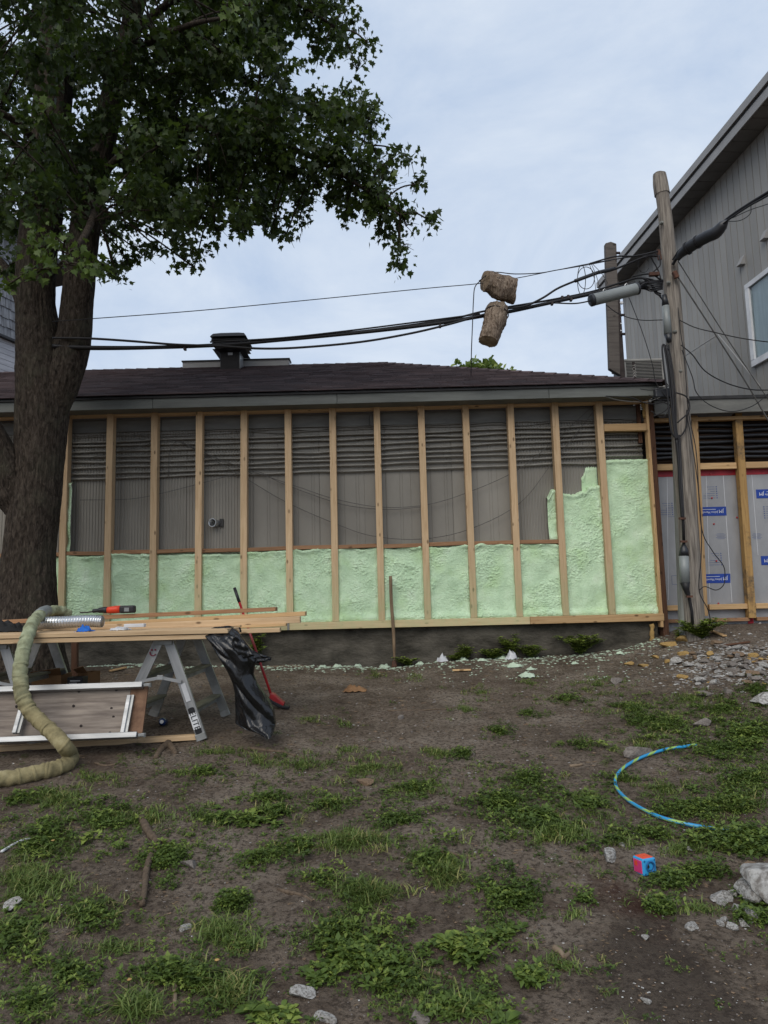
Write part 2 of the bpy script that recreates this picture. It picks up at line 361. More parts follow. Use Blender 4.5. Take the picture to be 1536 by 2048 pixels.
def mat_shingle():
    m, t, b = newmat('shingle'); b.inputs['Roughness'].default_value = .92; b.inputs['Specular IOR Level'].default_value = .2
    a = nd(t, 'ShaderNodeAttribute', attribute_name='tint'); v = coords(t, rand=False)
    c = ramp(t, a.outputs['Fac'], [(0, (.034, .024, .026)), (.5, (.062, .042, .043)), (1, (.094, .066, .066))])
    c = mixc(t, ramp(t, ntex(t, v, 160, 3), [(.4, (0, 0, 0)), (.7, (.6, .6, .6))]), c, (.12, .09, .09))
    c = mixc(t, ramp(t, ntex(t, v, .8, 4), [(.5, (0, 0, 0)), (.75, (.5, .5, .5))]), c, (.045, .042, .046))
    t.links.new(c, b.inputs['Base Color']); bump(t, b, ntex(t, v, 180, 3), .5, .003)
mat_shingle()
def mat_foam():
    m, t, b = newmat('spray_foam'); b.inputs['Roughness'].default_value = .55; b.inputs['Specular IOR Level'].default_value = .35
    v = coords(t, rand=False)
    c = ramp(t, ntex(t, v, 5, 6, .6), [(.3, (.47, .65, .42)), (.55, (.59, .78, .53)), (.75, (.68, .83, .62))])
    c = mixc(t, ramp(t, ntex(t, v, 2.2, 3), [(.5, (0, 0, 0)), (.7, (.55, .55, .55))]), c, (.47, .68, .33))
    t.links.new(c, b.inputs['Base Color'])
    vs_ = coords(t, (1, 1, 1.5), rand=False)
    n = ntex(t, vs_, 48, 4, .55, 1.6); bump(t, b, n, .8, .016)
mat_foam()
def mat_bark(name, c1, c2, c3):
    m, t, b = newmat(name); b.inputs['Roughness'].default_value = .95; b.inputs['Specular IOR Level'].default_value = .15
    v = coords(t, (1, 1, .34), rand=False); v2 = coords(t, (1, 1, 1), rand=False)
    n = ntex(t, v, 34, 7, .65, .8)
    c = ramp(t, n, [(.34, c3), (.5, c2), (.68, c1)])
    c = mixc(t, ramp(t, ntex(t, v2, 3, 5), [(.5, (0, 0, 0)), (.72, (.5, .5, .5))]), c, (.075, .072, .05))
    t.links.new(c, b.inputs['Base Color']); bump(t, b, n, .9, .03)
mat_bark('bark', (.082, .066, .052), (.040, .031, .024), (.012, .009, .007))
mat_bark('log_bark', (.36, .29, .225), (.20, .152, .115), (.075, .052, .038))
def mat_leaf(name, dark, mid, light, trans=.35):
    m, t, b = newmat(name); o = t.nodes['Material Output']
    a = nd(t, 'ShaderNodeAttribute', attribute_name='tint')
    c = ramp(t, a.outputs['Fac'], [(0, dark), (.6, mid), (1, light)])
    t.links.new(c, b.inputs['Base Color']); b.inputs['Roughness'].default_value = .5; b.inputs['Specular IOR Level'].default_value = .35
    tr = nd(t, 'ShaderNodeBsdfTranslucent'); c2 = mixc(t, .5, c, (.10, .16, .02)); t.links.new(c2, tr.inputs['Color'])
    mxs = nd(t, 'ShaderNodeMixShader', {0: trans}); t.links.new(b.outputs[0], mxs.inputs[1]); t.links.new(tr.outputs[0], mxs.inputs[2])
    t.links.new(mxs.outputs[0], o.inputs['Surface'])
mat_leaf('maple_leaf', (.020, .034, .009), (.041, .066, .015), (.095, .145, .026), .36)
mat_leaf('weed_leaf', (.042, .070, .015), (.100, .155, .030), (.22, .28, .058), .25)
mat_leaf('grass_leaf', (.065, .100, .022), (.135, .195, .042), (.30, .27, .10), .25)
def mat_stripes():
    m, t, b = newmat('striped_hose'); b.inputs['Roughness'].default_value = .35
    u = nd(t, 'ShaderNodeAttribute', attribute_name='tint')
    fr = nd(t, 'ShaderNodeMath', operation='FRACT'); t.links.new(u.outputs['Fac'], fr.inputs[0])
    r = nd(t, 'ShaderNodeValToRGB'); r.color_ramp.interpolation = 'CONSTANT'; e = r.color_ramp.elements
    e[0].color = (.02, .25, .50, 1); e[1].position = .64; e[1].color = (.26, .42, .10, 1); t.links.new(fr.outputs[0], r.inputs['Fac'])
    t.links.new(r.outputs['Color'], b.inputs['Base Color'])
mat_stripes()
def mat_burlap():
    m, t, b = newmat('hose_wrap'); b.inputs['Roughness'].default_value = .85
    v = coords(t, rand=False)
    c = ramp(t, ntex(t, v, 7, 7, .65), [(.3, (.115, .095, .045)), (.52, (.25, .21, .105)), (.72, (.37, .325, .19))])
    ge = nd(t, 'ShaderNodeNewGeometry'); s = nd(t, 'ShaderNodeSeparateXYZ'); t.links.new(ge.outputs['Position'], s.inputs[0])
    mr = nd(t, 'ShaderNodeMapRange', {1: .15, 2: .6, 3: 0., 4: .75}); t.links.new(s.outputs['Z'], mr.inputs[0])
    c = mixc(t, mr.outputs[0], c, ramp(t, ntex(t, v, 11, 6), [(.35, (.13, .15, .085)), (.62, (.35, .40, .26))]))
    t.links.new(c, b.inputs['Base Color']); bump(t, b, ntex(t, v, 45, 6, .7), .5, .008)
mat_burlap()
def mat_bag():
    m, t, b = newmat('bag_black'); b.inputs['Base Color'].default_value = (.006, .006, .007, 1); b.inputs['Roughness'].default_value = .26; b.inputs['Specular IOR Level'].default_value = .5
    v = coords(t, (1.6, 1, .6), rand=False); bump(t, b, ntex(t, v, 9, 3, .5, 1.5), .35, .03)
mat_bag()
def mat_glass():
    m, t, b = newmat('glass'); b.inputs['Base Color'].default_value = (.75, .82, .84, 1); b.inputs['Roughness'].default_value = .03
    b.inputs['Transmission Weight'].default_value = 1.0; b.inputs['IOR'].default_value = 1.3
mat_glass()
# ================================================================== GROUND
def build_ground():
    xs = np.concatenate([[-400, -150, -60, -30, -18, -12], np.linspace(-8, 8, 321), [12, 18, 30, 60, 150, 400]])
    ys = np.concatenate([[-400, -150, -60, -25, -10, -4, -1, .6], np.linspace(1.6, 10.4, 230), [12, 15, 20, 30, 60, 150, 400]])
    X, Y = np.meshgrid(xs, ys)
    Z = ground_z(X, Y)
    near = sstep(10, 7, np.abs(X))*sstep(12, 10, Y)
    Z = Z + near*(.007*fbm(X*11, Y*11, 5.2, 3)+.012*np.maximum(0, pnoise(X*7, Y*7, 9.7)-.15))
    grid_mesh('ground', np.stack([X, Y, Z], -1), len(xs), len(ys), 'soil', kind='structure')
build_ground()
# ================================================================== LOW BUILDING being reclad
STUD_X = [-3.755+.61*i for i in range(-3, 12)]
FY = 9.50          # front face of the new studs
SY = 9.68          # old metal siding
LB = thing('low_building', (-2, 9.6, .0), 'long low building with grey metal siding and dark shingled hip roof', 'building')
MB().box2((-9.2, 9.60, -.4), (3.58, 9.95, .528)).build('foundation', 'concrete', LB, bevel=.01)
# metal siding in sheets with pressed ribs
def sheet(x0, x1, kind):
    z0, z1 = .50, 3.42
    xs, ys = [], []
    w = x1-x0
    if kind == 'rib':
        n = int(w/.040); p = w/n
        for k in range(n):
            a = x0+k*p
            for q, d in ((0, 0), (.30, 0), (.45, -.008), (.85, -.008)): xs.append(a+q*p); ys.append(d)
    else:
        k = 0; a = x0; pat = [.19, .035, .115, .16, .04, .075]
        while a < x1-.02:
            g = pat[k % len(pat)]; k += 1
            for q, d in ((0, 0), (.003, .003), (.006, .003), (.010, -.001)): xs.append(a+q); ys.append(d)
            a += g
    xs.append(x1); ys.append(0)
    n = len(xs); V = [(x, SY+y, z) for z in (z0, z1) for x, y in zip(xs, ys)]
    V += [(x1, SY+.05, z0), (x0, SY+.05, z0), (x1, SY+.05, z1), (x0, SY+.05, z1)]
    F = [(i, i+1, n+i+1, n+i) for i in range(n-1)]
    mb = MB().add(V, F); return mb
k = 0; x = -7.32
while x < 3.5:
    x1 = min(x+.915, 3.56); kind = 'pan' if -1.9 < x < 1.1 else 'rib'
    sheet(x+.002, x1-.002, kind).build('siding_sheet', 'siding', LB); x = x1; k += 1
MB().box2((-9.2, SY+.02, .5), (3.56, SY+.25, 3.5)).build('rear_wall_core', 'siding', LB)
for a, b in ((-9.2, -3.1), (-3.095, -.2), (-.195, 3.56)):
    board('header_board', (a, SY-.02, 3.385), (b, SY-.02, 3.385), .03, .165, 'header_grey', LB)
# eave: sub fascia, boards, drip edge
EY, EZ = 9.18, 3.625
for a, b in ((-9.4, -6.0), (-5.995, -3.075), (-3.07, -.62), (-.615, 2.2), (2.205, 3.66)):
    board('fascia_board', (a, EY+.03, EZ-.055), (b, EY+.03, EZ-.055), .024, .135, 'fascia_grey', LB)
MB().box2((-9.4, EY-.012, EZ+.012), (3.70, EY+.06, EZ+.040)).build('drip_edge', 'drip', LB)
MB().box2((-9.4, EY+.045, EZ-.10), (3.64, SY+.02, EZ-.075)).build('eave_soffit', 'header_grey', LB)
# roof: deck + shingle courses
RY, RZ, RX = 12.5, 5.16, -.05            # ridge
HX, HYc = 3.72, EY-.05
ez = EZ+.045
dk = MB()
dk.add([(-9.5, HYc+.04, ez-.01), (HX-.03, HYc+.04, ez-.01), (RX, RY, RZ-.012), (-9.5, RY, RZ-.012), (HX-.03, 2*RY-HYc, ez-.01), (-9.5, 2*RY-HYc, ez-.01)],
       [(0, 1, 2, 3), (1, 4, 2), (3, 2, 4, 5), (0, 5, 4, 1), (0, 3, 5)])
roof = dk.build('roof', 'drip', LB)
def shingles():
    sl = math.hypot(RY-HYc, RZ-ez); n = int(sl/.135)+1
    V, F, T = [], [], []
    dy, dz = (RY-HYc)/sl, (RZ-ez)/sl
    def quad(course, x0, x1, cut0, cut1):
        s0, s1 = course*.135, min(course*.135+.15, sl)
        lift = .013+random.uniform(0, .004); base = len(V)
        for (x, s_, h) in ((x0, s0, lift), (x1, s0, lift), (min(x1, cut1), s1, .004), (x0 if x0 < cut1 else cut1, s1, .004)):
            V.append((x, HYc+dy*s_-dz*h, ez+dz*s_+dy*h))
        for (x, s_, h) in ((x0, s0, .001), (x1, s0, .001)):
            V.append((x, HYc+dy*s_-dz*h, ez+dz*s_+dy*h))
        F.append((base, base+1, base+2, base+3)); F.append((base+4, base+5, base+1, base))
        F.append((base+5, base+2, base+1, base+1)); F.append((base, base+3, base+4, base+4))
        T.extend([random.random()**1.2]*6)
    for c in range(n):
        s = c*.135
        if s > sl-.03: break
        hipx = HX+(RX-HX)*s/sl; hip1 = HX+(RX-HX)*min(s+.15, sl)/sl
        x = -9.5-random.uniform(0, .33)
        if c % 2: x += .165
        while x < hipx-.02:
            w = .322 if random.random() < .85 else .164
            quad(c, x, min(x+w-.006, hipx), 0, hip1); x += w
    F2 = np.array([(f if f[2] != f[3] else f) for f in F])
    # triangles are stored apart from quads
    q = np.array([f for f in F if f[2] != f[3]]); tr = np.array([f[:3] for f in F if f[2] == f[3]])
    me = bpy.data.meshes.new('shingle_courses'); me.from_pydata(V, [], [tuple(a) for a in q]+[tuple(a) for a in tr])
    a = me.attributes.new('tint', 'FLOAT', 'POINT'); a.data.foreach_set('value', np.array(T, np.float32))
    link('shingle_courses', me, 'shingle', roof, kind='stuff')
shingles()
# hip and ridge caps
def caps(p0, p1, w, nm):
    p0, p1 = Vector(p0), Vector(p1); n = int((p1-p0).length/.2); V, F, T = [], [], []
    d = (p1-p0)/n; side = Vector((d.y, -d.x, 0)).normalized()
    for i in range(n):
        a = p0+d*i; b = a+d*1.15; t = random.random()
        base = len(V)
        for p, h in ((a, .030), (b, .016)):
            V += [p-side*w+Vector((0, 0, h-.06)), p+Vector((0, 0, h)), p+side*w+Vector((0, 0, h-.06))]
        T += [t]*6; F += [(base, base+1, base+4, base+3), (base+1, base+2, base+5, base+4)]
    me = bpy.data.meshes.new(nm); me.from_pydata(V, [], F); at = me.attributes.new('tint', 'FLOAT', 'POINT'); at.data.foreach_set('value', np.array(T, np.float32))
    link(nm, me, 'shingle', roof, kind='stuff')
caps((HX, HYc, ez), (RX, RY, RZ), .12, 'hip_cap_row')
caps((-9.5, RY, RZ-.01), (RX, RY, RZ-.01), .12, 'ridge_cap_row')
# curb of grey metal lying along the ridge
p = H(470, 731, 12.35)
MB().box2((H(365, 729, 12.4).x, 12.40, RZ-.12), (H(578, 729, 12.4).x, 12.62, RZ+.075)).build('ridge_curb', 'trim_grey', roof, bevel=.004)
MB().box2((H(365, 729, 12.4).x-.015, 12.385, RZ+.077), (H(578, 729, 12.4).x+.015, 12.64, RZ+.10)).build('ridge_curb_cap', 'drip', roof)
# conduits painted with the wall
rowL = [870, 875, 884, 893, 904, 913, 924, 936, 948, 957]
rowM = [858, 862.5, 872.4, 881.5, 893.3, 905, 914.5, 923, 933.6, 944]
rowR = [841, 845, 853, 863, 870, 880, 893, 904, 914.5, 927]
for k in range(10):
    thick = k > 1; pts = []
    ya = SY-.012-(.028 if thick else .014)
    zl, zm, zr = H(178, rowL[k], ya).z, H(620, rowM[k], ya).z, H(1156, rowR[k], ya).z
    xl, xm, xr = -4.05, -.95, 2.62
    x = -7.3
    while x < 3.55:
        z = np.interp(x, [xl, xm, xr], [zl, zm, zr]); pts.append((x, ya, z+random.uniform(-.010, .010)*(1.0 if thick else 1.6))); x += .42
    pts.append((3.55, ya, zr))
    wire('conduit', pts, .0160 if thick else .0065, 'conduit', LB, 4, 8)
# loose wires hanging on the wall, painted over
WY = SY-.075
for nm, pl in (('a', [(150, 922), (250, 900), (345, 881), (400, 905), (480, 950), (570, 1003), (665, 1045), (745, 1072), (843, 1078), (940, 1058), (1040, 1006), (1105, 925), (1150, 870), (1195, 812)]),
               ('b', [(360, 882), (430, 915), (520, 948), (600, 975), (670, 998), (760, 1014), (850, 1010), (935, 985), (1035, 940), (1110, 880), (1190, 808)]),
               ('c', [(160, 1000), (260, 998), (330, 985), (420, 962), (505, 942), (560, 965), (640, 995), (700, 1012), (780, 1019), (850, 1013)]),
               ('d', [(352, 882), (340, 900), (336, 955)])):
    wire('slack_wire', [H(a, b, WY-.004*i % .02) for i, (a, b) in enumerate(pl)], .0042, 'wire_grey', LB, 5, 5)
# exhaust pipe stub
pc = H(433, 1046, SY-.06); M = Matrix.Translation(pc+Vector((0, .08, 0))) @ Matrix.Rotation(math.radians(90), 4, 'X') @ Matrix.Rotation(math.radians(-16), 4, 'Y')
pr_ = [(.052, -.02), (.052, .14), (.058, .145), (.058, .155), (.050, .155), (.046, .15), (.046, .03), (.001, .03)]
ex = MB().lathe(pr_, M, 24, close=False).build('exhaust_pipe', 'galv', LB, smooth=False)
MB().box2((pc.x+.035, SY-.03, pc.z-.05), (pc.x+.085, SY-.012, pc.z+.06)).build('pipe_flange', 'drip', LB)
# ------------------------------------------------------------------ stud frame with spray foam
SF = thing('stud_wall_frame', (0, 9.55, .53), 'new pine stud frame along the low building with green spray foam between studs', 'stud wall')
Z0, Z1, ZM = .63, 3.535, 1.62
for i, x in enumerate(STUD_X):
    dx = random.uniform(-.006, .006)
    board('stud', (x+dx, FY+.06, Z0+.001), (x-dx, FY+.06, Z1), .12, .088, 'pine_wall', SF, up=(1, 0, 0))
board('stud', (3.60, FY+.045, .45), (3.60, FY+.045, 3.56), .11, .036, 'pine_orange', SF, up=(1, 0, 0))
board('corner_post', (3.66, FY+.10, .05), (3.66, FY+.10, 3.5), .15, .075, 'brown_post', SF, up=(1, 0, 0))
board('corner_post', (3.525, FY+.13, 2.95), (3.525, FY+.13, 3.5), .05, .05, 'brown_post', SF, up=(1, 0, 0))
for a, b, m in ((-6.2, -1.34, 'pine_wall'), (-1.32, 1.86, 'pine_wall'), (1.864, 3.63, 'pine_orange')):
    board('bottom_plate', (a, FY+.055, .581), (b, FY+.055, .581), .14, .096, m, SF)
board('bottom_plate_edge', (-1.345, FY-.02, .581), (-1.318, FY-.02, .581), .012, .098, 'alu_dull', SF)
board('top_plate', (-6.2, FY+.075, 3.515), (3.58, FY+.075, 3.515), .10, .036, 'pine_wall', SF)
for i in range(len(STUD_X)-2):
    a, b = STUD_X[i]+.046, STUD_X[i+1]-.046
    board('blocking', (a, FY+.065, ZM+random.uniform(-.01, .01)), (b, FY+.065, ZM+random.uniform(-.01, .01)), .09, .052, 'pine_red', SF)
zb = H(1250, 855, FY+.03).z
board('blocking', (STUD_X[-1]+.046, FY+.045, zb), (3.58, FY+.045, zb-.004), .09, .10, 'pine_orange', SF)
# nail heads on studs
def foam_piece(x0, x1, z0, topf, seed, back=SY-.012, front=FY+.055, res=.0082, amp=1.0, wavy=1.0):
    nx = max(8, int((x1-x0)/res)); u = np.linspace(0, 1, nx); X = x0+(x1-x0)*u
    top = topf(X); nz_ = max(10, int((top.max()-z0)/res)); v = np.linspace(0, 1, nz_)
    V, U = np.meshgrid(v, u, indexing='ij'); XX = x0+(x1-x0)*U; ZZ = z0+(top[None]-z0)*V
    d_top = (top[None]-ZZ); d_side = np.minimum(XX-x0, x1-XX)
    lump = .022*fbm(XX*2.1+seed, ZZ*2.1, seed, 3)
    rough_m = sstep(-.25, .35, fbm(XX*2.3, ZZ*2.6, seed+4.4, 2))
    bill = np.abs(pnoise(XX*40+seed*3+1.8*pnoise(XX*12, ZZ*12, 2.2), ZZ*58, seed))
    rid = np.abs(pnoise(XX*22-seed, ZZ*34+1.2*pnoise(XX*11, ZZ*11, 5.5), seed+9))
    lump = lump+wavy*(.018*bill*(.40+.8*rough_m)+.014*rid*(.2+.9*rough_m))
    roll = .030*np.exp(-((d_top-.045)/.032)**2)*(.6+.8*pnoise(XX*6, seed, 1.1))         # thick lip at the top
    roll = roll+.018*np.exp(-((XX-x0-.03)/.03)**2)*(.5+pnoise(seed, ZZ*7, 3.3))+.018*np.exp(-((x1-XX-.03)/.03)**2)*(.5+pnoise(seed+7, ZZ*7, 3.3))
    roll = roll+.025*np.exp(-((ZZ-z0-.03)/.05)**2)
    edge = np.clip(d_top/.03, 0, 1)**.45
    thick = (back-front)*.82+amp*(lump+roll)
    Yv = back-np.maximum(.002, thick*edge)
    P = np.stack([XX, Yv, ZZ], -1)
    P[-1, :, 1] = back+.004
    return grid_mesh('spray_foam', P, nx, nz_, 'spray_foam', SF)
for i in range(len(STUD_X)-1):
    a, b = STUD_X[i]+.043, STUD_X[i+1]-.043
    if b < -4.6 and i < 1: continue
    s = i*3.17+1
    hmax = ZM-.03
    if i == len(STUD_X)-2:      # next to last bay: foam climbs in a step on the right
        zA, zB, xs_ = H(1140, 987, SY-.05).z, H(1185, 933, SY-.05).z, H(1168, 960, SY-.05).x
        f = lambda X: zA+.10*sstep(xs_-.10, xs_+.10, X)+.035*pnoise(X*11, 3.3)+.02*pnoise(X*38, 1.3)
        foam_piece(a, b, Z0, f, s)
        foam_piece(xs_-.03, b, zA-.12, lambda X: zB-.16*sstep(xs_+.06, xs_-.03, X)+.03*pnoise(X*18, 5.1)+.03*pnoise(X*60, 2.1), s+5, back=SY-.009, front=SY-.020, amp=.35)
        continue
    over = [.0, .02, .03, .05, .02, .0, .035, .07, .075, .06, .05, .065, .05][i % 13]
    f = (lambda o, s: (lambda X: hmax+o*(.65+.9*pnoise(X*5, s))+.012*pnoise(X*17, s+2)))(over, s)
    foam_piece(a, b, Z0, f, s, front=FY+(.055 if over < .03 else .03))
zt = H(1250, 918, SY-.05).z
foam_piece(STUD_X[-1]+.043, 3.585, Z0, lambda X: zt+.01*pnoise(X*12, 7.7), 71, wavy=.75)
xa = H(1093, 1000, SY-.05).x
foam_piece(xa, STUD_X[-2]-.043, ZM+.03, lambda X: H(1105, 995, SY-.05).z+.12*sstep(xa, xa+.09, X)+.02*pnoise(X*30, 2.2), 88, front=FY+.08)
foam_piece(-4.365+.045, -4.365+.085, ZM+.03, lambda X: H(135, 965, SY-.05).z+0*X, 93, front=FY+.05)
# yellow foam at the corner
for px, py0, py1 in ((1287, 795, 835), (1303, 1248, 1285)):
    q0, q1 = H(px, py0, FY+.04), H(px+2, py1, FY+.04)
    pts = [q0.lerp(q1, t/7)+Vector((random.uniform(-.012, .012), 0, 0)) for t in range(8)]
    MB().tube(pts, [.018+random.uniform(0, .018) for _ in pts], 9).build('yellow_foam_bead', 'yellow_foam', SF, smooth=True)
# roof ventilator
vb = H(462, 742, 12.1); vw = .40
RV = thing('roof_ventilator', vb, 'black square louvred ventilator standing on the shingled roof near the ridge', 'roof vent')
vz = float(EZ+.045+(12.1-HYc)*(RZ-ez)/(RY-HYc))
zbase, ztop = vz-.12, H(462, 700, 12.1).z
MB().box2((vb.x-.165, 12.0, zbase), (vb.x+.165, 12.33, ztop)).build('vent_base', 'vent_black', RV, bevel=.006)
MB().box2((vb.x+.168, 12.02, zbase), (vb.x+.176, 12.31, ztop-.02)).build('side_gleam', 'galv', RV)  # bright metal strip put in for the reflection on the vent's right side
zc_ = ztop
for q in range(5):
    w0, w1 = (.26+.012*q), (.30+.012*q)
    if q == 4: w0, w1 = .17, .29
    z_ = ztop-.02+q*.062
    mb = MB(); y0 = 12.165
    a = [(-w1, -w1, z_), (w1, -w1, z_), (w1, w1, z_), (-w1, w1, z_)]; b = [(-w0, -w0, z_+.055), (w0, -w0, z_+.055), (w0, w0, z_+.055), (-w0, w0, z_+.055)]
    if q == 0: a, b = [(x*.62, y*.62, z-.11) for x, y, z in b], [(x*1.0, y*1.0, z-.03) for x, y, z in a]
    V = [(vb.x+x*.93, y0+y*.93, z) for x, y, z in a+b]
    mb.add(V, [(3, 2, 1, 0), (4, 5, 6, 7), (0, 1, 5, 4), (1, 2, 6, 5), (2, 3, 7, 6), (3, 0, 4, 7)]).build('louvre', 'vent_black', RV)
MB().box2((vb.x-.03, 11.992, ztop-.13), (vb.x+.05, 11.998, ztop-.085)).build('sticker', 'paper_white', RV)
# ================================================================== RIGHT BUILDING: lower wall with insulation, upper storey behind
TB = thing('two_storey_building', (5, 9.8, .3), 'two storey building with grey vertical siding above and foil insulation boards below', 'building')
BX0, BX1 = 3.72, 8.6
IY = 9.80
zi = H(1420, 947, IY).z
MB().box2((BX0, IY+.06, -.3), (BX1, IY+.3, 3.35)).build('lower_wall_core', 'wood_backing', TB)
for k in range(9):      # rough boards behind the cables
    z = zi+.02+k*.082
    board('backing_board', (BX0, IY+.045, z+.03), (BX1, IY+.045, z+.03), .025, .06+random.uniform(-.01, .008), 'wood_backing', TB)
rows = [851, 862, 873, 884, 895, 905, 914]
for k, y in enumerate(rows):
    pts = []; x = BX0
    z = H(1430, y, IY-.01).z
    while x < 7.2: pts.append((x, IY-.005, z+random.uniform(-.012, .012))); x += .4
    wire('black_conduit', pts, .0235, 'rubber', TB, 4, 8)
tx = H(1487, 1100, IY).x
for a, b in ((BX0, tx-.003), (tx+.003, tx+1.22), (tx+1.226, BX1)):
    MB().box2((a, IY-.02, -.1), (b, IY+.03, zi)).build('insulation_board', 'foil', TB, bevel=.004)
zt2 = H(1420, 941, IY-.025).z
MB().box2((BX0, IY-.026, zi-.035), (BX1, IY-.0205, zi+.05)).build('red_tape_strip', 'red_tape', TB)
MB().box2((tx-.035, IY-.0305, .1), (tx+.04, IY-.0265, zi-.036)).build('red_tape_strip', 'red_tape', TB)
FRY = 9.66
for i, (xt, yt, xb, yb, m) in enumerate(((1389, 831, 1410, 1232, 'pine_orange'), (1477, 826, 1506, 1236, 'pine_stained'))):
    a, b = H(xb, yb, FRY), H(xt, yt, FRY)
    board('wall_stud', (a.x, FRY+.05, a.z), (b.x, FRY+.05, b.z), .10, .098 if i else .088, m, TB, up=(1, 0, 0))
for x in (6.15, 6.76, 7.4): board('wall_stud', (x, FRY+.05, .5), (x, FRY+.05, 3.4), .10, .09, 'pine_orange', TB, up=(1, 0, 0))
sx = [BX0, H(1399, 1030, FRY).x, H(1491, 1030, FRY).x, 6.15, 6.76, 7.4]
for y, hh, mm in ((932, .085, 'pine_orange'), (1214, .07, 'pine_orange'), (1240, .045, 'pine_red')):
    for a, b in zip(sx[:-1], sx[1:]):
        z = H(1430, y, FRY+.04).z
        board('wall_blocking', (a+.05*(a > BX0), FRY+.065, z), (b-.05, FRY+.065, z+random.uniform(-.004, .004)), .08, hh, mm, TB)
zf0, zf1 = H(1440, 829, 9.50).z, H(1440, 797, 9.50).z
board('eave_board', (BX0-.02, 9.50, (zf0+zf1)/2), (BX1, 9.50, (zf0+zf1)/2+.03), .04, zf1-zf0-.03, 'header_grey', TB)
MB().box2((BX0-.03, 9.46, zf1-.012), (BX1, 9.56, zf1+.03)).build('eave_flashing', 'drip', TB)
board('top_rail', (BX0, FRY+.03, zf0-.02), (BX1, FRY+.03, zf0-.005), .09, .05, 'pine_orange', TB)
MB().box2((BX0-.02, 9.56, zf1-.05), (BX1, 15.2, zf1-.01)).build('flat_roof', 'drip', TB)
MB().box2((BX0, 9.9, -.3), (BX0+.2, 15.0, zf1-.06)).build('side_wall', 'siding', TB)
# prints on the foil boards (upside down as in the place)
def logo(cx, cz, w, h, side):
    y = IY-.0245
    band = MB().add([(cx-w/2, y, cz-h/2+.006), (cx-w/2+.01, y, cz+h/2), (cx+w/2, y, cz+h/2), (cx+w/2-.008, y, cz-h/2), (cx-w/2, y+.003, cz-h/2), (cx-w/2, y+.003, cz+h/2), (cx+w/2, y+.003, cz+h/2), (cx+w/2, y+.003, cz-h/2)],
                    [(0, 3, 2, 1), (4, 5, 6, 7), (0, 1, 5, 4), (1, 2, 6, 5), (2, 3, 7, 6), (3, 0, 4, 7)]).build('printed_logo', 'logo_blue', TB)
    text_part('logo_letters', 'JM', .066, face_to_cam((cx+side*w*.30, y-.001, cz), math.pi), 'print_white', band)
    text_part('logo_lettering', 'Johns Manville', .042, face_to_cam((cx-side*.06, y-.001, cz-.012), math.pi), 'print_white', band)
    MB().box((cx-side*.06, y-.0012, cz+.028), (.19, .0008, .006)).build('logo_rule', 'print_white', band)
def prints(cx, cz, left=True, flip=1):
    mb = MB(); y = IY-.0222
    for k in range(6):
        z = cz-k*.031
        MB().lathe([(.0001, 0), (.0095, 0), (.0095, .001), (.0001, .001)], Matrix.Translation((cx, y, z)) @ Matrix.Rotation(math.pi/2, 4, 'X'), 8, False).build('print_dot', 'print_blue', TB)
        ln = (.11, .09, .06, .13, .16, .16)[k]
        MB().box((cx-flip*(.025+ln/2), y, z), (ln, .001, .005)).build('print_line', 'print_blue', TB)
for px, py in ((1428, 1023), (1436, 1157)):
    q = H(px, py, IY); logo(q.x-.02, q.z, .36, .125, 1)
for px, py in ((1528, 988), (1538, 1121)):
    q = H(px, py, IY); logo(q.x+.06, q.z, .36, .125, -1)
for px, py in ((1431, 974), (1440, 1107)):
    q = H(px, py, IY); prints(q.x, q.z)
q = H(1526, 1014, IY); prints(q.x, q.z, flip=-1)
q = H(1342, 1000, IY); prints(q.x, q.z-.05)
for px, py in ((1345, 1025), (1355, 1160)):       # outlined box print
    q = H(px, py, IY); mb = MB(); w, h, y = .17, .12, IY-.0222
    for c, d in (((q.x, y, q.z+h/2), (w, .001, .004)), ((q.x, y, q.z-h/2), (w, .001, .004)), ((q.x-w/2, y, q.z), (.004, .001, h))): mb.box(c, d)
    mb.build('print_outline', 'print_blue', TB)
for px0, py0, px1, py1 in ((1412, 945, 1420, 1205), (1446, 945, 1464, 1205), (1503, 943, 1516, 1110), (1334, 950, 1337, 1200)):
    a, b = H(px0, py0, IY-.0225), H(px1, py1, IY-.0225); MB().bar(a, b, .0012, .006, (1, 0, 0)).build('print_rule', 'print_white', TB)
for px, py in ((1421, 948), (1428, 1048), (1424, 996), (1433, 1122), (1437, 1207), (1474, 1035), (1329, 1202), (1313, 985)):
    q = H(px, py, IY-.028)
    MB().lathe([(.0001, 0), (.013, 0), (.009, .006), (.0001, .007)], Matrix.Translation(q) @ Matrix.Rotation(math.pi/2, 4, 'X'), 10, False).build('screw_cap', 'red_paint', TB)
for px, py in ((1436, 1073), (1508, 1073)):
    q = H(px, py, IY); 
    for k in range(5): MB().box((q.x+.03, IY-.0222, q.z+.035-k*.017), (.10+.04*(k % 2), .001, .004)).build('print_line', 'print_blue', TB)
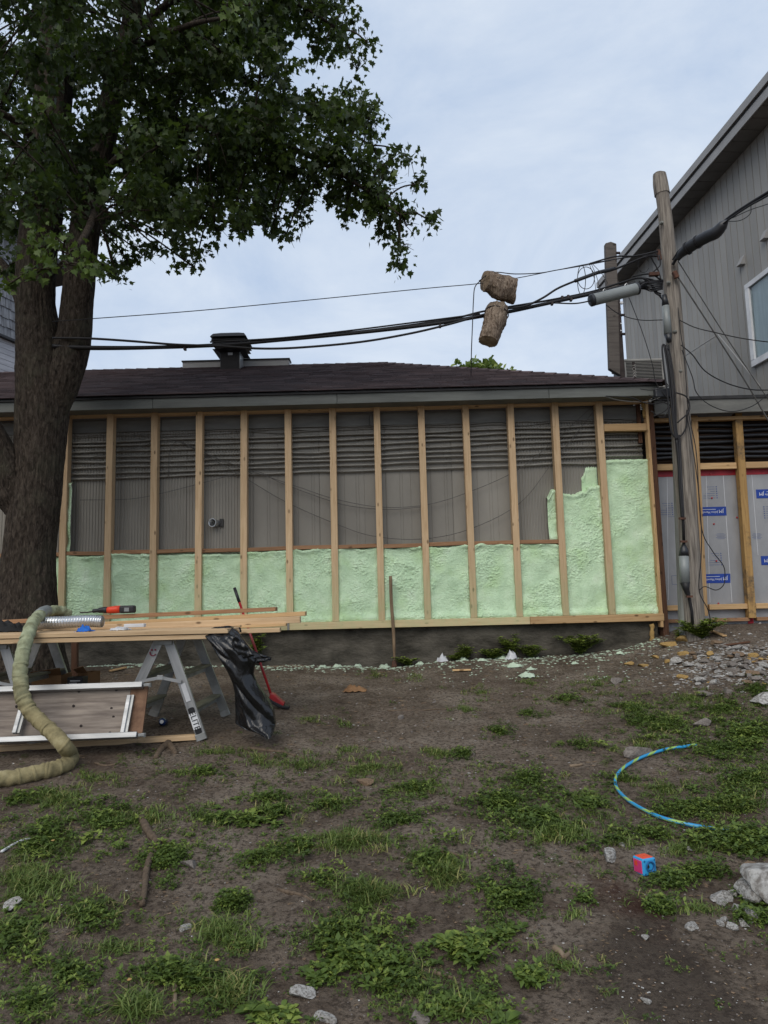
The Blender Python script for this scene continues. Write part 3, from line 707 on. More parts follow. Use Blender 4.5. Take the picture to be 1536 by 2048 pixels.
# upper storey: side wall runs back from the eave
UD = Vector((-.065, 1, 0)).normalized(); UP0 = H(1536, 790, 9.80); UN = Vector((-UD.y, UD.x, 0))
def upw(px, py, off=0.0): return hit(px, py, UP0+UN*off, UN)
wt = upw(1347, 459.5); ztop_u = wt.z; far = upw(1246, 600)
fs = (far-UP0).dot(UD); nsid = -3.0      # distance along UD of the far end; near end comes past the frame
zlow = zf1-.02
def usp(s, z, off=0.0):
    p = UP0+UD*s+UN*off; return Vector((p.x, p.y, z))
s = -.62
while s < fs-.02:
    s1 = min(s+.166, fs)
    # a board with a V edge
    e = .012; z0 = zlow
    prof = [(s, -.003), (s+.003, e), (s1-.013, e), (s1-.010, -.003)]
    V = [usp(a, z0, o) for a, o in prof]+[usp(a, ztop_u, o) for a, o in prof]
    MB().add(V, [(0, 1, 5, 4), (1, 2, 6, 5), (2, 3, 7, 6)]).build('siding_board', 'grey_siding', TB); s = s1
mb = MB()
V = [usp(-.6, zlow, -.004), usp(fs, zlow, -.004), usp(fs, zlow, -3.2), usp(-.6, zlow, -3.2)]; mb.prism(V, (0, 0, ztop_u-zlow)).build('upper_wall_core', 'drip', TB)
ev = None
d_ = ray(1310, 457); ev = CP+d_*((ztop_u-ZC)/d_.z); offE = (ev-UP0).dot(UN)
zft = hit(1310, 425, ev, UN).z; zfm = hit(1310, 441, ev, UN).z
sE1 = (hit(1196, 566, ev, UN)-UP0).dot(UD); sE0 = -3.2
V = [usp(sE0, ztop_u, offE-.02), usp(sE1, ztop_u, offE-.02), usp(sE1, ztop_u, -2.5), usp(sE0, ztop_u, -2.5)]
MB().prism(V, (0, 0, .05)).build('eave_soffit', 'soffit_grey', TB)
k = 0; s = sE0
while s < sE1-.1:
    MB().prism([usp(s+.004, ztop_u-.006, offE-.03), usp(s+.24, ztop_u-.006, offE-.03), usp(s+.24, ztop_u-.006, .012), usp(s+.004, ztop_u-.006, .012)], (0, 0, .005)).build('soffit_panel', 'soffit_grey', TB); s += .25
V = [usp(sE0, ztop_u-.01, offE), usp(sE1, ztop_u-.01, offE), usp(sE1, ztop_u-.01, offE-.02), usp(sE0, ztop_u-.01, offE-.02)]
MB().prism(V, (0, 0, zfm-ztop_u-.008)).build('fascia', 'trim_grey', TB)
V = [usp(sE0, zfm+.02, offE+.03), usp(sE1+.02, zfm+.02, offE+.03), usp(sE1+.02, zfm+.02, offE-.3), usp(sE0, zfm+.02, offE-.3)]
MB().prism(V, (0, 0, zft-zfm-.02)).build('roof_edge', 'trim_grey', TB)
V = [usp(sE0, zfm-.01, offE+.001), usp(sE1, zfm-.01, offE+.001), usp(sE1, zfm-.01, offE-.3), usp(sE0, zfm-.01, offE-.3)]
MB().prism(V, (0, 0, .028)).build('gutter_gap', 'drip', TB)
V = [usp(sE0, zft+.002, offE-.25), usp(sE1, zft+.002, offE-.25), usp(sE1, zft+.3, -3.2), usp(sE0, zft+.3, -3.2)]
MB().prism(V, (0, 0, .05)).build('upper_roof', 'drip', TB)
fv = [usp(-.615, zlow, .008), usp(-.615, zlow, -3.2)]
nb = 19
for k in range(nb):
    q0, q1 = fv[0].lerp(fv[1], k/nb), fv[0].lerp(fv[1], (k+.955)/nb)
    MB().prism([q0, q1, q1+UD*.012, q0+UD*.012], (0, 0, ztop_u-zlow)).build('front_siding_board', 'grey_siding', TB)
# window
a, b = upw(1496, 571), upw(1507, 737)
sW = (a-UP0).dot(UD); zt_, zb_ = a.z, b.z
wf = .095
def ubox(s0, s1, z0, z1, o0, o1):
    return MB().prism([usp(s0, z0, o0), usp(s1, z0, o0), usp(s1, z0, o1), usp(s0, z0, o1)], (0, 0, z1-z0))
win = ubox(sW-1.3, sW, zb_, zb_+wf, .01, .06).build('window', 'white_paint', TB, bevel=.004)
for q in ((sW-1.3, sW, zt_-wf*.8, zt_), (sW-wf, sW, zb_+wf+.001, zt_-wf*.8-.001), (sW-1.3, sW-1.3+wf, zb_+wf+.001, zt_-wf*.8-.001)): ubox(*q, .011, .062).build('window_frame', 'white_paint', win, bevel=.004)
ubox(sW-1.2, sW-wf, zb_+wf, zt_-wf*.8, .012, .014).build('curtain', 'curtain', win)
ubox(sW-1.2, sW-wf, zb_+wf, zt_-wf*.8, .030, .034).build('window_pane', 'glass', win)
# little dryer vents on the wall
for px, py in ((1487, 522), (1534, 470)):
    q = upw(px, py); sq = (q-UP0).dot(UD)
    MB().add([usp(sq-.06, q.z-.07, .01), usp(sq+.06, q.z-.07, .01), usp(sq+.06, q.z+.08, .01), usp(sq-.06, q.z+.08, .01), usp(sq-.055, q.z-.07, .09), usp(sq+.055, q.z-.07, .09)],
             [(0, 1, 5, 4), (4, 5, 2, 3), (0, 4, 3), (1, 2, 5)]).build('wall_vent', 'trim_grey', TB)
# slanting metal strut on the wall
wire('wall_strut', [upw(1436, 669, .10), upw(1520, 772, .10)], .009, 'trim_grey', TB, 4, 6)
wire('wall_strut', [upw(1436, 669, .10), upw(1365, 715, .10)], .009, 'trim_grey', TB, 4, 6)
# ================================================================== LEFT HOUSE behind the tree
HD = Vector((.33, 1, 0)).normalized(); HP0 = H(0, 600, 17.5); HN = Vector((HD.y, -HD.x, 0))
def hw(px, py, off=0.0): return hit(px, py, HP0+HN*off, HN)
def hsp(s, z, off=0.0):
    p = HP0+HD*s+HN*off; return Vector((p.x, p.y, z))
LH = thing('shingled_house', hsp(0, .1), 'house clad in grey wood shingles half hidden behind the maple trunk', 'house')
zsh = hw(0, 672).z; zlo = 3.2; zhi = hw(0, 500).z+.8
sA, sB = -3.5, (hw(100, 640)-HP0).dot(HD)
MB().prism([hsp(sA, .1, -.02), hsp(sB, .1, -.02), hsp(sB, .1, -3.5), hsp(sA, .1, -3.5)], (0, 0, zhi-.1)).build('wall', 'drip', LH)
z = zlo
while z < zsh-.06:
    MB().prism([hsp(sA, z, .012), hsp(sB, z, .012), hsp(sB, z, -.01), hsp(sA, z, -.01)], (0, 0, .135)).build('lap_board', 'white_board', LH); z += .145
MB().prism([hsp(sA, zsh-.05, .14), hsp(sB, zsh-.05, .14), hsp(sB, zsh-.05, -.01), hsp(sA, zsh-.05, -.01)], (0, 0, .06)).build('skirt_trim', 'drip', LH)
z = zsh+.02; row = 0
while z < zhi:
    s = sA+(.09 if row % 2 else 0)
    while s < sB:
        w = random.choice((.14, .18, .21)); d = random.uniform(-.02, .02)
        MB().add([hsp(s+.006, z+d, .035), hsp(s+w-.006, z+d, .035), hsp(s+w-.006, z+.30, .008), hsp(s+.006, z+.30, .008), hsp(s+.006, z+d, .004), hsp(s+w-.006, z+d, .004)],
                 [(0, 1, 2, 3), (4, 5, 1, 0), (1, 5, 2), (4, 0, 3)]).build('wall_shingle', 'shake', LH); s += w
    z += .26; row += 1
MB().add([hsp(sA, zhi+.9, .4), hsp(sB+.6, zhi-.75, .4), hsp(sB+.6, zhi-.75, -3.9), hsp(sA, zhi+.9, -3.9), hsp(sA, zhi+1.05, .4), hsp(sB+.6, zhi-.6, .4), hsp(sB+.6, zhi-.6, -3.9), hsp(sA, zhi+1.05, -3.9)],
         [(3, 2, 1, 0), (4, 5, 6, 7), (0, 1, 5, 4), (1, 2, 6, 5), (2, 3, 7, 6), (3, 0, 4, 7)]).build('roof', 'drip', LH)
# ================================================================== MAPLE TREE
TY = 8.2; PXM = TY/FPX
MT = thing('maple_tree', H(60, 1330, TY), 'large maple with forked bark trunk and dark leafy crown in front of the wall', 'tree')
MT.matrix_basis = Matrix.Translation(Vector((H(60, 1330, TY).x, TY, -.05)))
def bark_tube(path, rad, seg, step, amp, seed, close_top=False):
    P = crom(path, 10); n0 = len(P); rr = np.interp(np.linspace(0, 1, n0), np.linspace(0, 1, len(rad)), rad)
    # resample by length
    L_ = [0]
    for a, b in zip(P[:-1], P[1:]): L_.append(L_[-1]+(b-a).length)
    n = max(6, int(L_[-1]/step)); tt = np.linspace(0, L_[-1], n)
    Q = np.stack([np.interp(tt, L_, [p[i] for p in P]) for i in range(3)], -1); R = np.interp(tt, L_, rr)
    a = np.array([1., 0, 0]); V = np.zeros((n, seg, 3)); an = np.linspace(0, 2*np.pi, seg, endpoint=False)
    for i in range(n):
        t = Q[min(i+1, n-1)]-Q[max(i-1, 0)]; t /= np.linalg.norm(t)
        a = a-t*a.dot(t); a /= np.linalg.norm(a); b = np.cross(t, a)
        ca, sa = np.cos(an), np.sin(an)
        fr = 9*R[i]/.3
        d = pnoise(ca*fr+seed, sa*fr, tt[i]*1.9+seed)
        d2 = pnoise(ca*fr*2.2+seed, sa*fr*2.2, tt[i]*5+3)
        low = pnoise(ca*1.1+seed, sa*1.1, tt[i]*.9)
        rad_ = R[i]*(1+.07*low)+amp*(-np.abs(d)*1.5+.35+.45*d2)
        V[i] = Q[i]+np.outer(rad_*ca, a)+np.outer(rad_*sa, b)
    F = []
    for i in range(n-1):
        k = np.arange(seg); F.append(np.stack([i*seg+k, i*seg+(k+1) % seg, (i+1)*seg+(k+1) % seg, (i+1)*seg+k], -1))
    return V.reshape(-1, 3), np.concatenate(F)
def TH(px, py, Y=TY): return H(px, py, Y)
parts = []
def addp(*a):
    V, F = bark_tube(*a); parts.append((V, F))
addp([TH(50, 1375), TH(54, 1300), TH(57, 1200), TH(60, 1100), TH(70, 1000), TH(78, 900), TH(84, 820), TH(84, 740), TH(76, 660), TH(70, 600), TH(76, 500), TH(90, 400), TH(98, 300), TH(108, 180), TH(118, 60), TH(126, -60), TH(130, -260)],
     [r*PXM for r in (90, 70, 55, 49, 48, 48, 50, 49, 42, 38, 39, 40, 40, 37, 34, 30, 20)], 128, .028, .016, 1.3)
addp([TH(100, 860), TH(118, 780), TH(136, 720), TH(150, 660), TH(156, 590), TH(164, 500), TH(180, 400), TH(202, 300), TH(225, 200), TH(252, 90), TH(280, -30), TH(310, -220)],
     [r*PXM for r in (20, 35, 36, 33, 31, 31, 29, 27, 24, 20, 17, 10)], 96, .03, .012, 5.1)
addp([TH(62, 1040), TH(36, 990), TH(14, 945, 8.1), TH(-14, 890, 8.0), TH(-60, 800, 7.9), TH(-140, 640, 7.8)], [r*PXM for r in (30, 44, 38, 34, 28, 20)], 72, .03, .013, 8.8)
addp([TH(60, 640), TH(38, 580), TH(10, 540, 8.4), TH(-40, 480, 8.6)], [r*PXM for r in (18, 17, 13, 8)], 24, .05, .006, 2.2)
V = np.concatenate([p[0] for p in parts]); o = 0; Fs = []
for v, f in parts: Fs.append(f+o); o += len(v)
np_mesh('trunk', V, np.concatenate(Fs), 'bark', MT, True)
# limbs
LIMBS = [
    [TH(190, 360), TH(260, 300, 8.0), TH(350, 262, 7.8), TH(450, 255, 7.7), TH(560, 285, 7.7), TH(650, 330, 7.8), TH(740, 385, 7.9), TH(800, 430, 7.9)],
    [TH(225, 190), TH(320, 120, 8.4), TH(430, 130, 8.6), TH(520, 175, 8.7), TH(600, 215, 8.7), TH(690, 260, 8.6), TH(740, 290, 8.6)],
    [TH(255, 80), TH(350, 0, 8.0), TH(470, -30, 8.0), TH(580, 0, 8.1), TH(680, 60, 8.2)],
    [TH(160, 470), TH(230, 430, 8.8), TH(320, 420, 9.2), TH(430, 440, 9.4), TH(520, 450, 9.4)],
    [TH(100, 330), TH(40, 250, 7.6), TH(-60, 200, 7.2), TH(-180, 180, 6.9)],
    [TH(230, 160), TH(290, 90, 7.4), TH(380, 50, 6.7), TH(450, 35, 6.2)],
    [TH(180, 400), TH(190, 420, 7.2), TH(170, 470, 6.6), TH(140, 510, 6.3), TH(110, 540, 6.1)],
    [TH(120, 60), TH(60, -80, 8.6), TH(-50, -200, 9.0)],
    [TH(280, -30), TH(380, -180, 8.6), TH(520, -260, 8.8)],
    [TH(200, 310), TH(300, 350, 9.2), TH(400, 360, 9.8), TH(560, 380, 10.0), TH(640, 390, 10.0)],
]
lm = MB()
NODES = []
for Lm in LIMBS:
    P = crom(Lm, 8); n = len(P)
    lm.tube(P, [.046*(1-.85*i/n)+.006 for i in range(n)], 8); NODES += P[3:]
# leaf clumps
def in_poly(x, y, poly):
    c = False; j = len(poly)-1
    for i in range(len(poly)):
        (xi, yi), (xj, yj) = poly[i], poly[j]
        if (yi > y) != (yj > y) and x < (xj-xi)*(y-yi)/(yj-yi)+xi: c = not c
        j = i
    return c
CORE = [(-60, -80), (640, -80), (680, 30), (690, 100), (650, 150), (640, 190), (700, 225), (710, 262), (680, 300), (745, 330), (770, 370), (760, 410), (700, 385), (640, 370), (590, 385), (545, 410), (480, 415), (400, 415), (370, 445), (300, 455), (215, 470), (60, 480), (-60, 520)]
TIPS = [(690, 25), (735, 85), (715, 140), (745, 245), (745, 215), (790, 312), (820, 318), (835, 368), (858, 440), (812, 452), (800, 495), (795, 525), (768, 465), (735, 425), (690, 430), (665, 395), (600, 432), (572, 470), (545, 455), (480, 458), (430, 455), (396, 505), (388, 535), (360, 490), (320, 500), (285, 510), (255, 520), (225, 530), (232, 548), (195, 545), (60, 520), (20, 530), (540, 440), (620, 400), (775, 345), (700, 190)]
NEARTIPS = [(100, 525, 6.1), (140, 530, 6.0), (180, 540, 6.1), (75, 545, 6.2), (205, 530, 6.4), (15, 570, 6.3), (60, 500, 6.3), (160, 505, 6.2), (470, 25, 6.0), (500, 10, 6.1), (455, 40, 6.2), (85, 215, 6.4), (75, 470, 6.2), (130, 480, 6.0)]
clumps = []
rs = random.Random(21)
tries = 0
while len(clumps) < 162 and tries < 12000:
    tries += 1
    px, py = rs.uniform(-60, 780), rs.uniform(-80, 520)
    if not in_poly(px, py, CORE): continue
    half = 2.0*max(.25, 1-(px-100)/850)
    Y = TY+rs.uniform(-half, half)
    if abs(px-100) < 110 and Y < 7.6 and rs.random() < (.72 if py > 420 else .40): continue      # the stems stay in view
    c = H(px, py, Y)
    if any((c-q[0]).length < .27 for q in clumps): continue
    clumps.append((c, rs.uniform(.34, .50), 250))
for Lm in LIMBS[:4]+LIMBS[9:]:
    for q in crom(Lm, 3)[4:]:
        clumps.append((q+Vector((rs.gauss(0, .1), rs.gauss(0, .15), rs.gauss(.05, .12))), rs.uniform(.22, .34), 72))
for px, py in TIPS: clumps.append((H(px, py, TY+rs.uniform(-.7, .9)*max(.4, 1-(px-100)/900)), rs.uniform(.15, .24), 45))
for px, py, Y in NEARTIPS: clumps.append((H(px, py, Y), .16, 26, .85))  # raised leaf tint paints the front light on these near sprays
for _ in range(60):           # unseen clumps added over the yard, above the view, to shade trunk and foliage
    c = H(rs.uniform(-500, 520), rs.uniform(-900, -150), rs.uniform(4.6, 7.4)); clumps.append((c, rs.uniform(.5, .7), 120))
for _ in range(46):           # crown above and to the left of the view
    px, py = rs.uniform(-700, 560), rs.uniform(-900, -120)
    if rs.random() < .3: px, py = rs.uniform(-700, -100), rs.uniform(-100, 480)
    clumps.append((H(px, py, TY+rs.uniform(-2.2, 2.2)), rs.uniform(.5, .75), 130))
half_leaf = [(0, 0), (.10, .02), (.30, -.10), (.25, .10), (.52, .27), (.34, .36), (.37, .52), (.17, .50), (0, .95)]
NL = len(half_leaf)
tv = [(x, y, .10*abs(x)) for x, y in half_leaf]+[(-x, y, .10*abs(x)) for x, y in half_leaf[1:-1]]
tv = np.array(tv); tv[:, 2] -= .14*tv[:, 1]**2
rf = list(range(NL)); lf = [0]+[NL+i for i in range(NL-2)]+[NL-1]
# hand triangulation keeps every face a triangle: fan from points on the midrib
def tri_half(idx):
    p = idx; return [(p[0], p[1], p[3]), (p[1], p[2], p[3]), (p[0], p[3], p[5]), (p[3], p[4], p[5]), (p[0], p[5], p[7]), (p[5], p[6], p[7]), (p[0], p[7], p[8])]
tf = np.array(tri_half(rf)+[t[::-1] for t in tri_half(lf)])
def leaves(clumps, seed):
    g = np.random.default_rng(seed); VV, FF, TT = [], [], []; off = 0
    for cl in clumps:
        c, R, n = cl[:3]; c = np.array(c); base_t = cl[3] if len(cl) > 3 else g.uniform(.1, .65)
        ntw = max(3, n//9); 
        for q in range(ntw):
            d = g.normal(size=3); d /= np.linalg.norm(d); d[2] *= .75
            tip = c+d*R*g.uniform(.35, 1.08)+np.array([0, 0, -.10*R])
            dirn = d*.7+np.array([0, 0, -.45])+g.normal(size=3)*.25; dirn /= np.linalg.norm(dirn)
            m = 9
            for j in range(m):
                s = g.uniform(.042, .108)
                p = tip-dirn*g.uniform(0, .30)*R**.5+g.normal(size=3)*.045
                y = dirn*.5+g.normal(size=3)*.55+np.array([0, 0, -.55]); y /= np.linalg.norm(y)
                zz = np.array([0, 0, 1.])+g.normal(size=3)*.65; x = np.cross(y, zz); x /= np.linalg.norm(x); zz = np.cross(x, y)
                VV.append(p+s*(tv[:, :1]*x+tv[:, 1:2]*y+tv[:, 2:]*zz)); FF.append(tf+off); off += len(tv)
                TT.append(np.full(len(tv), np.clip(base_t+g.normal()*.22, 0, 1)))
    return np.concatenate(VV), np.concatenate(FF), np.concatenate(TT)
V, F, T = leaves(clumps, 4)
np_mesh('crown', V, F, 'maple_leaf', MT, False, tint=T, kind='stuff')
for c, R, n in [cl[:3] for cl in clumps]:       # a side branch to each clump and twigs inside it
    q = min(NODES, key=lambda p: (p-c).length)
    if (q-c).length < 2.6:
        mid = (q+c)/2+Vector((0, 0, .06)); lm.tube(crom([q, mid, c], 4), .010, 5)
    for k in range(4 if n > 40 else 2):
        d = Vector((rs.gauss(0, 1), rs.gauss(0, 1), rs.gauss(-.1, .6))).normalized()*R*.9
        lm.tube([c, c+d*.5+Vector((0, 0, .03)), c+d], [.006, .004, .002], 4, False)
lm.build('branch_wood', 'bark', MT, smooth=True, kind='stuff')
# small tree behind the roof
def far_tree(px, py, Y, w, h, label):
    c = H(px, py, Y); t = thing('far_tree', (c.x, Y, .1), label, 'tree')
    MB().tube([(c.x, Y, .1), (c.x+.05, Y, c.z*.6), (c.x, Y, c.z)], [.16, .12, .04], 8).build('trunk', 'bark', t, smooth=True)
    g = np.random.default_rng(9); n = 9000
    d = g.normal(size=(n, 3)); d /= np.linalg.norm(d, axis=1)[:, None]; r = g.uniform(.4, 1, n)[:, None]
    lob = 1+.75*pnoise(d[:, 0]*3.2, d[:, 1]*3.2, d[:, 2]*3.2)[:, None]
    P = np.array([c.x, Y, c.z-h*.55])+d*r*lob*np.array([w, w, h])
    a = g.normal(size=(n, 3))*.05; b = g.normal(size=(n, 3))*.05
    V = np.stack([P-a, P+b, P+a, P-b], 1).reshape(-1, 3); F = np.arange(n*4).reshape(-1, 4)
    np_mesh('crown', V, F, 'weed_leaf', t, False, tint=np.repeat(g.uniform(.4, 1, n), 4), kind='stuff')
far_tree(960, 751, 22, .95, .75, 'small bright green tree top showing behind the shingled roof')
# ================================================================== UTILITY POLE AND LINES
PY = 9.0
UPL = thing('utility_pole', H(1388, 1262, PY), 'weathered leaning wooden utility pole in front of the foil insulation', 'utility pole')
pp = [H(1390, 1300, PY), H(1386, 1240, PY), H(1379, 1120, PY), H(1371, 980, PY), H(1362, 840, PY), H(1352, 700, PY), H(1342, 560, PY), H(1331, 440, PY), H(1324, 386, PY)]
rr = [23, 21.5, 20.5, 20, 19, 17, 15.5, 14.5, 13.8]
V, F = bark_tube(pp, [r*PY/FPX for r in rr], 40, .04, .0025, 3.3)
np_mesh('pole_shaft', V, F, 'pole_wood', UPL, True)
V, F = bark_tube([H(1324.5, 389, PY), H(1321, 366, PY), H(1319, 349, PY)], [15.6*PY/FPX, 15.2*PY/FPX, 13*PY/FPX], 40, .03, .003, 1.1)
np_mesh('pole_cap', V, F, 'pole_wood', UPL, True)
top = H(1319, 349.5, PY); MB().lathe([(.085, -.005), (.07, .014), (.001, .02)], Matrix.Translation(top) @ Matrix.Rotation(.15, 4, 'Y'), 14).build('pole_top', 'pole_wood', UPL)
V, F = bark_tube([H(1372, 1290, PY+.02), H(1364, 1100, PY+.03), H(1355, 900, PY+.04), H(1347, 770, PY+.05), H(1337, 662, PY+.06)], [12*PY/FPX, 11.5*PY/FPX, 10.5*PY/FPX, 9*PY/FPX, 7*PY/FPX], 18, .06, .002, 6.1)
np_mesh('cable_guard', V, F, 'pole_grey', UPL, True)
def PT(px, py, y=PY-.16): return H(px, py, y)
for px, py, r in ((1337, 664, 8), (1334, 620, 9)): pass
MB().tube([PT(1331, 612), PT(1336, 668)], [.045, .05], 12).build('splice_sleeve', 'closure_grey', UPL, smooth=True)
MB().tube([PT(1328, 590), PT(1331, 611)], [.03, .045], 12).build('splice_collar', 'rubber', UPL, smooth=True)
MB().tube([PT(1336, 669), PT(1339, 685)], [.05, .025], 12).build('splice_collar', 'rubber', UPL, smooth=True)
a, b = PT(1316, 500, PY-.12), PT(1320, 520, PY-.12)
MB().bar(a, b, .05, .03, (0, 1, 0)).build('eye_bracket', 'rust', UPL, bevel=.005)
MB().bar(PT(1298, 549), PT(1318, 548), .05, .05).build('pole_bracket', 'rust', UPL, bevel=.006)
MB().bar(PT(1348, 543), PT(1354, 556), .05, .06).build('pole_bracket', 'rust', UPL, bevel=.006)
MB().tube([PT(1358, 870), PT(1366, 1035), PT(1368, 1092)], [.018, .018, .02], 8).build('down_cable', 'cable_black', UPL, smooth=True)
MB().tube([PT(1367, 1085), PT(1368, 1100), PT(1367.5, 1112)], [.012, .055, .062], 10).build('sleeve_boot', 'rubber', UPL, smooth=True)
MB().tube([PT(1367.5, 1112), PT(1370, 1165)], [.060, .058], 12).build('down_sleeve', 'closure_grey', UPL, smooth=True)
MB().tube([PT(1370, 1165), PT(1372, 1178), PT(1378, 1195), PT(1384, 1225), PT(1385, 1250)], [.06, .04, .02, .018, .018], 10).build('down_cable', 'cable_black', UPL, smooth=True)
for py, px in ((1037, 1364), (1083, 1367), (1193, 1378)): MB().bar(PT(px-6, py, PY-.19), PT(px+7, py, PY-.19), .03, .025).build('cable_clamp', 'rust', UPL)
for q, (o1, o2) in enumerate(((0, 0), (5, 3), (-4, -2))):
    wire('riser_cable', [PT(1332+o1, 690), PT(1340+o1, 740), PT(1346+o1, 800), PT(1349+o2, 850), PT(1353+o2, 880)], .016 if q == 0 else .011, 'cable_black', UPL, 6, 7)
wire('riser_cable', [PT(1353, 880), PT(1357, 920), PT(1361, 990), PT(1365, 1040)], .02, 'cable_black', UPL, 6, 7)
wire('riser_cable', [PT(1338, 700), PT(1325, 690), PT(1327, 730), PT(1335, 790), PT(1342, 860), PT(1356, 875), PT(1372, 855), PT(1374, 820)], .011, 'cable_black', UPL, 6, 6)
for px, py in ((1338, 565), (1351, 663), (1361, 742), (1324, 445)):     # knots
    p = H(px, py, PY-.11); MB().lathe([(.001, .02), (.014, .016), (.022, .0), (.03, -.02)], Matrix.Translation(p) @ Matrix.Rotation(math.pi/2, 4, 'X'), 10).build('knot', 'pole_grey', UPL)
# main bundle between tree and pole
def Yc(px): return float(np.interp(px, [100, 960, 1330], [8.0, 8.55, 8.88]))
def bundle(pl, dy=0.0): return [H(x, y, Yc(x)+dy) for x, y in pl]
mainp = [(105, 692), (180, 695), (300, 695), (440, 690), (560, 680), (700, 667), (820, 654), (900, 643), (960, 633), (1020, 623), (1080, 610), (1140, 597), (1200, 584), (1260, 570), (1325, 562)]
wire('overhead_cable', bundle(mainp), .024, 'cable_black', None, 8, 8, label='thickest black overhead cable sagging from tree fork to pole', cat='cable', group='overhead lines')
wire('overhead_cable', bundle([(105, 676), (180, 677), (260, 682), (350, 689), (440, 692), (520, 697), (600, 695), (720, 684), (820, 667), (900, 648), (960, 631), (1010, 618), (1050, 612), (1085, 596), (1115, 577), (1150, 562), (1185, 549), (1225, 540), (1290, 514), (1315, 512)], -.05), .014, 'cable_black', None, 8, 7, label='black cable that dips below the bundle then climbs to upper bracket', cat='cable', group='overhead lines')
wire('overhead_cable', bundle([(108, 698), (250, 698), (400, 693), (500, 686), (620, 673), (760, 658), (900, 638), (960, 624), (1010, 615), (1100, 600), (1180, 584), (1240, 566), (1280, 556), (1325, 566)], .04), .013, 'cable_black', None, 8, 7, label='thinner black cable lashed along the top of the bundle', cat='cable', group='overhead lines')
wire('overhead_cable', bundle([(420, 684), (560, 676), (700, 661), (850, 642), (960, 628)], -.03), .010, 'cable_black', None, 6, 6, label='short black line lashed to the bundle over the ventilator', cat='cable', group='overhead lines')
wire('support_wire', [H(x, y, Yc(x)-.1) for x, y in [(105, 643), (190, 637), (400, 621), (650, 597), (850, 577), (960, 567), (1035, 556), (1110, 541), (1180, 527), (1240, 517), (1316, 508)]], .0055, 'cable_black', None, 5, 5, label='thin straight wire high above the roof from tree to pole', cat='wire', group='overhead lines')
wire('support_wire', [H(x, y, Yc(x)-.16) for x, y in [(958, 562), (985, 545), (1030, 548), (1080, 546), (1115, 540), (1180, 529), (1250, 515), (1316, 505)]], .0065, 'cable_black', None, 6, 5, label='wire looped over the upper log and running on to pole', cat='wire', group='overhead lines')
wire('drop_wire', [H(x, y, Yc(958)-.12) for x, y in [(962, 560), (950, 574), (947, 600), (945, 650), (943, 700)]]+[H(942, 752, 9.7)], .0065, 'cable_black', None, 6, 5, label='single wire dropping from the upper log to roof', cat='wire')
wire('support_wire', [H(x, y, Yc(x)-.2) for x, y in [(1180, 527), (1230, 513), (1270, 512), (1316, 502)]], .010, 'cable_black', None, 6, 6, label='short doubled wire end tied at the pole eye bracket', cat='wire')
# clamps on the bundle
for px, py in ((1124, 596), (1136, 594), (1142, 599), (370, 697), (880, 652), (1104, 607)):
    MB().box(H(px, py, Yc(px)), (.03, .05, .045)).build('cable_clip', 'steel_dark', None, label='small dark clip clamped round the overhead cable bundle', cat='clip', group='clips on the overhead bundle', bevel=.004)
# loops of thin drop wire near the bundle
def loop(cx, cy, rx, ry, Y, lab, a0=0, a1=6.6, r=.005):
    wire('wire_loop', [H(cx+rx*math.cos(a), cy+ry*math.sin(a), Y+.02*math.sin(2*a)) for a in np.linspace(a0, a1, 14)], r, 'cable_black', None, 4, 5, label=lab, cat='wire')
loop(1172, 556, 17, 22, 8.72, 'round wire loop left of the upper cable splice')
loop(1163, 560, 8, 30, 8.74, 'narrow wire loop hanging between the two cables', 2.0, 8.0)
loop(1287, 530, 11, 15, 8.8, 'small round wire loop beside the pole bracket', .4, 5.8, .003)
wire('splice_wrap', [H(x, y, Yc(x)-.05) for x, y in ((1150, 562), (1185, 549), (1200, 544), (1230, 537))], .024, 'rubber', None, 6, 8, label='black wrapped splice on the climbing cable', cat='splice')
for i, (a, b) in enumerate((((1182, 526), (1200, 585)), ((1185, 528), (1216, 567)), ((1178, 526), (1192, 584)))):
    wire('tie_wire', [H(a[0], a[1], 8.7), H((a[0]+b[0])/2+3, (a[1]+b[1])/2, 8.68), H(b[0], b[1], 8.7)], .004, 'wire_grey', None, 4, 5, label=('grey tie wire down from the upper wire, longest', 'grey tie wire slanting right from the upper wire', 'grey tie wire nearest the round loop')[i], cat='wire')
# grey splice closure
CLS = thing('splice_closure', H(1228, 592, 8.7), 'pale grey cylindrical splice closure slung under the cables beside pole', 'splice closure')
a, b = H(1186, 600, 8.66), H(1273, 578, 8.72); d = (b-a).normalized(); ax = d.to_track_quat('Z', 'Y').to_matrix().to_4x4(); ln = (b-a).length
MB().lathe([(.055, 0), (.075, .01), (.075, ln-.01), (.06, ln)], Matrix.Translation(a) @ ax, 24).build('closure_body', 'closure_grey', CLS, smooth=False)
MB().lathe([(.03, -.05), (.06, -.045), (.078, -.03), (.078, .004), (.06, .006)], Matrix.Translation(a) @ ax, 24).build('end_cap', 'rubber', CLS)
MB().lathe([(.06, -.01), (.077, -.008), (.077, .02), (.05, .026)], Matrix.Translation(b) @ ax, 24).build('end_cap', 'rubber', CLS)
for t in (.28, .78):
    p = a.lerp(b, t)+Vector((0, 0, .09)); MB().tube([p+Vector((-.025, 0, -.01)), p+Vector((0, 0, .02)), p+Vector((.025, 0, -.01))], .006, 6).build('hanger', 'galv', CLS)
wire('closure_lead', [H(1110, 606, 8.65), H(1150, 607, 8.65), H(1180, 602, 8.64)], .009, 'cable_black', CLS, 6, 6)
for i in range(5):
    wire('closure_lead', [H(1274, 577, 8.70), H(1290, 566+i*3, 8.72+.02*i), H(1303, 574+i*4-8, 8.74), H(1325, 566+i*3, 8.84)], .010, 'cable_black', CLS, 6, 6)
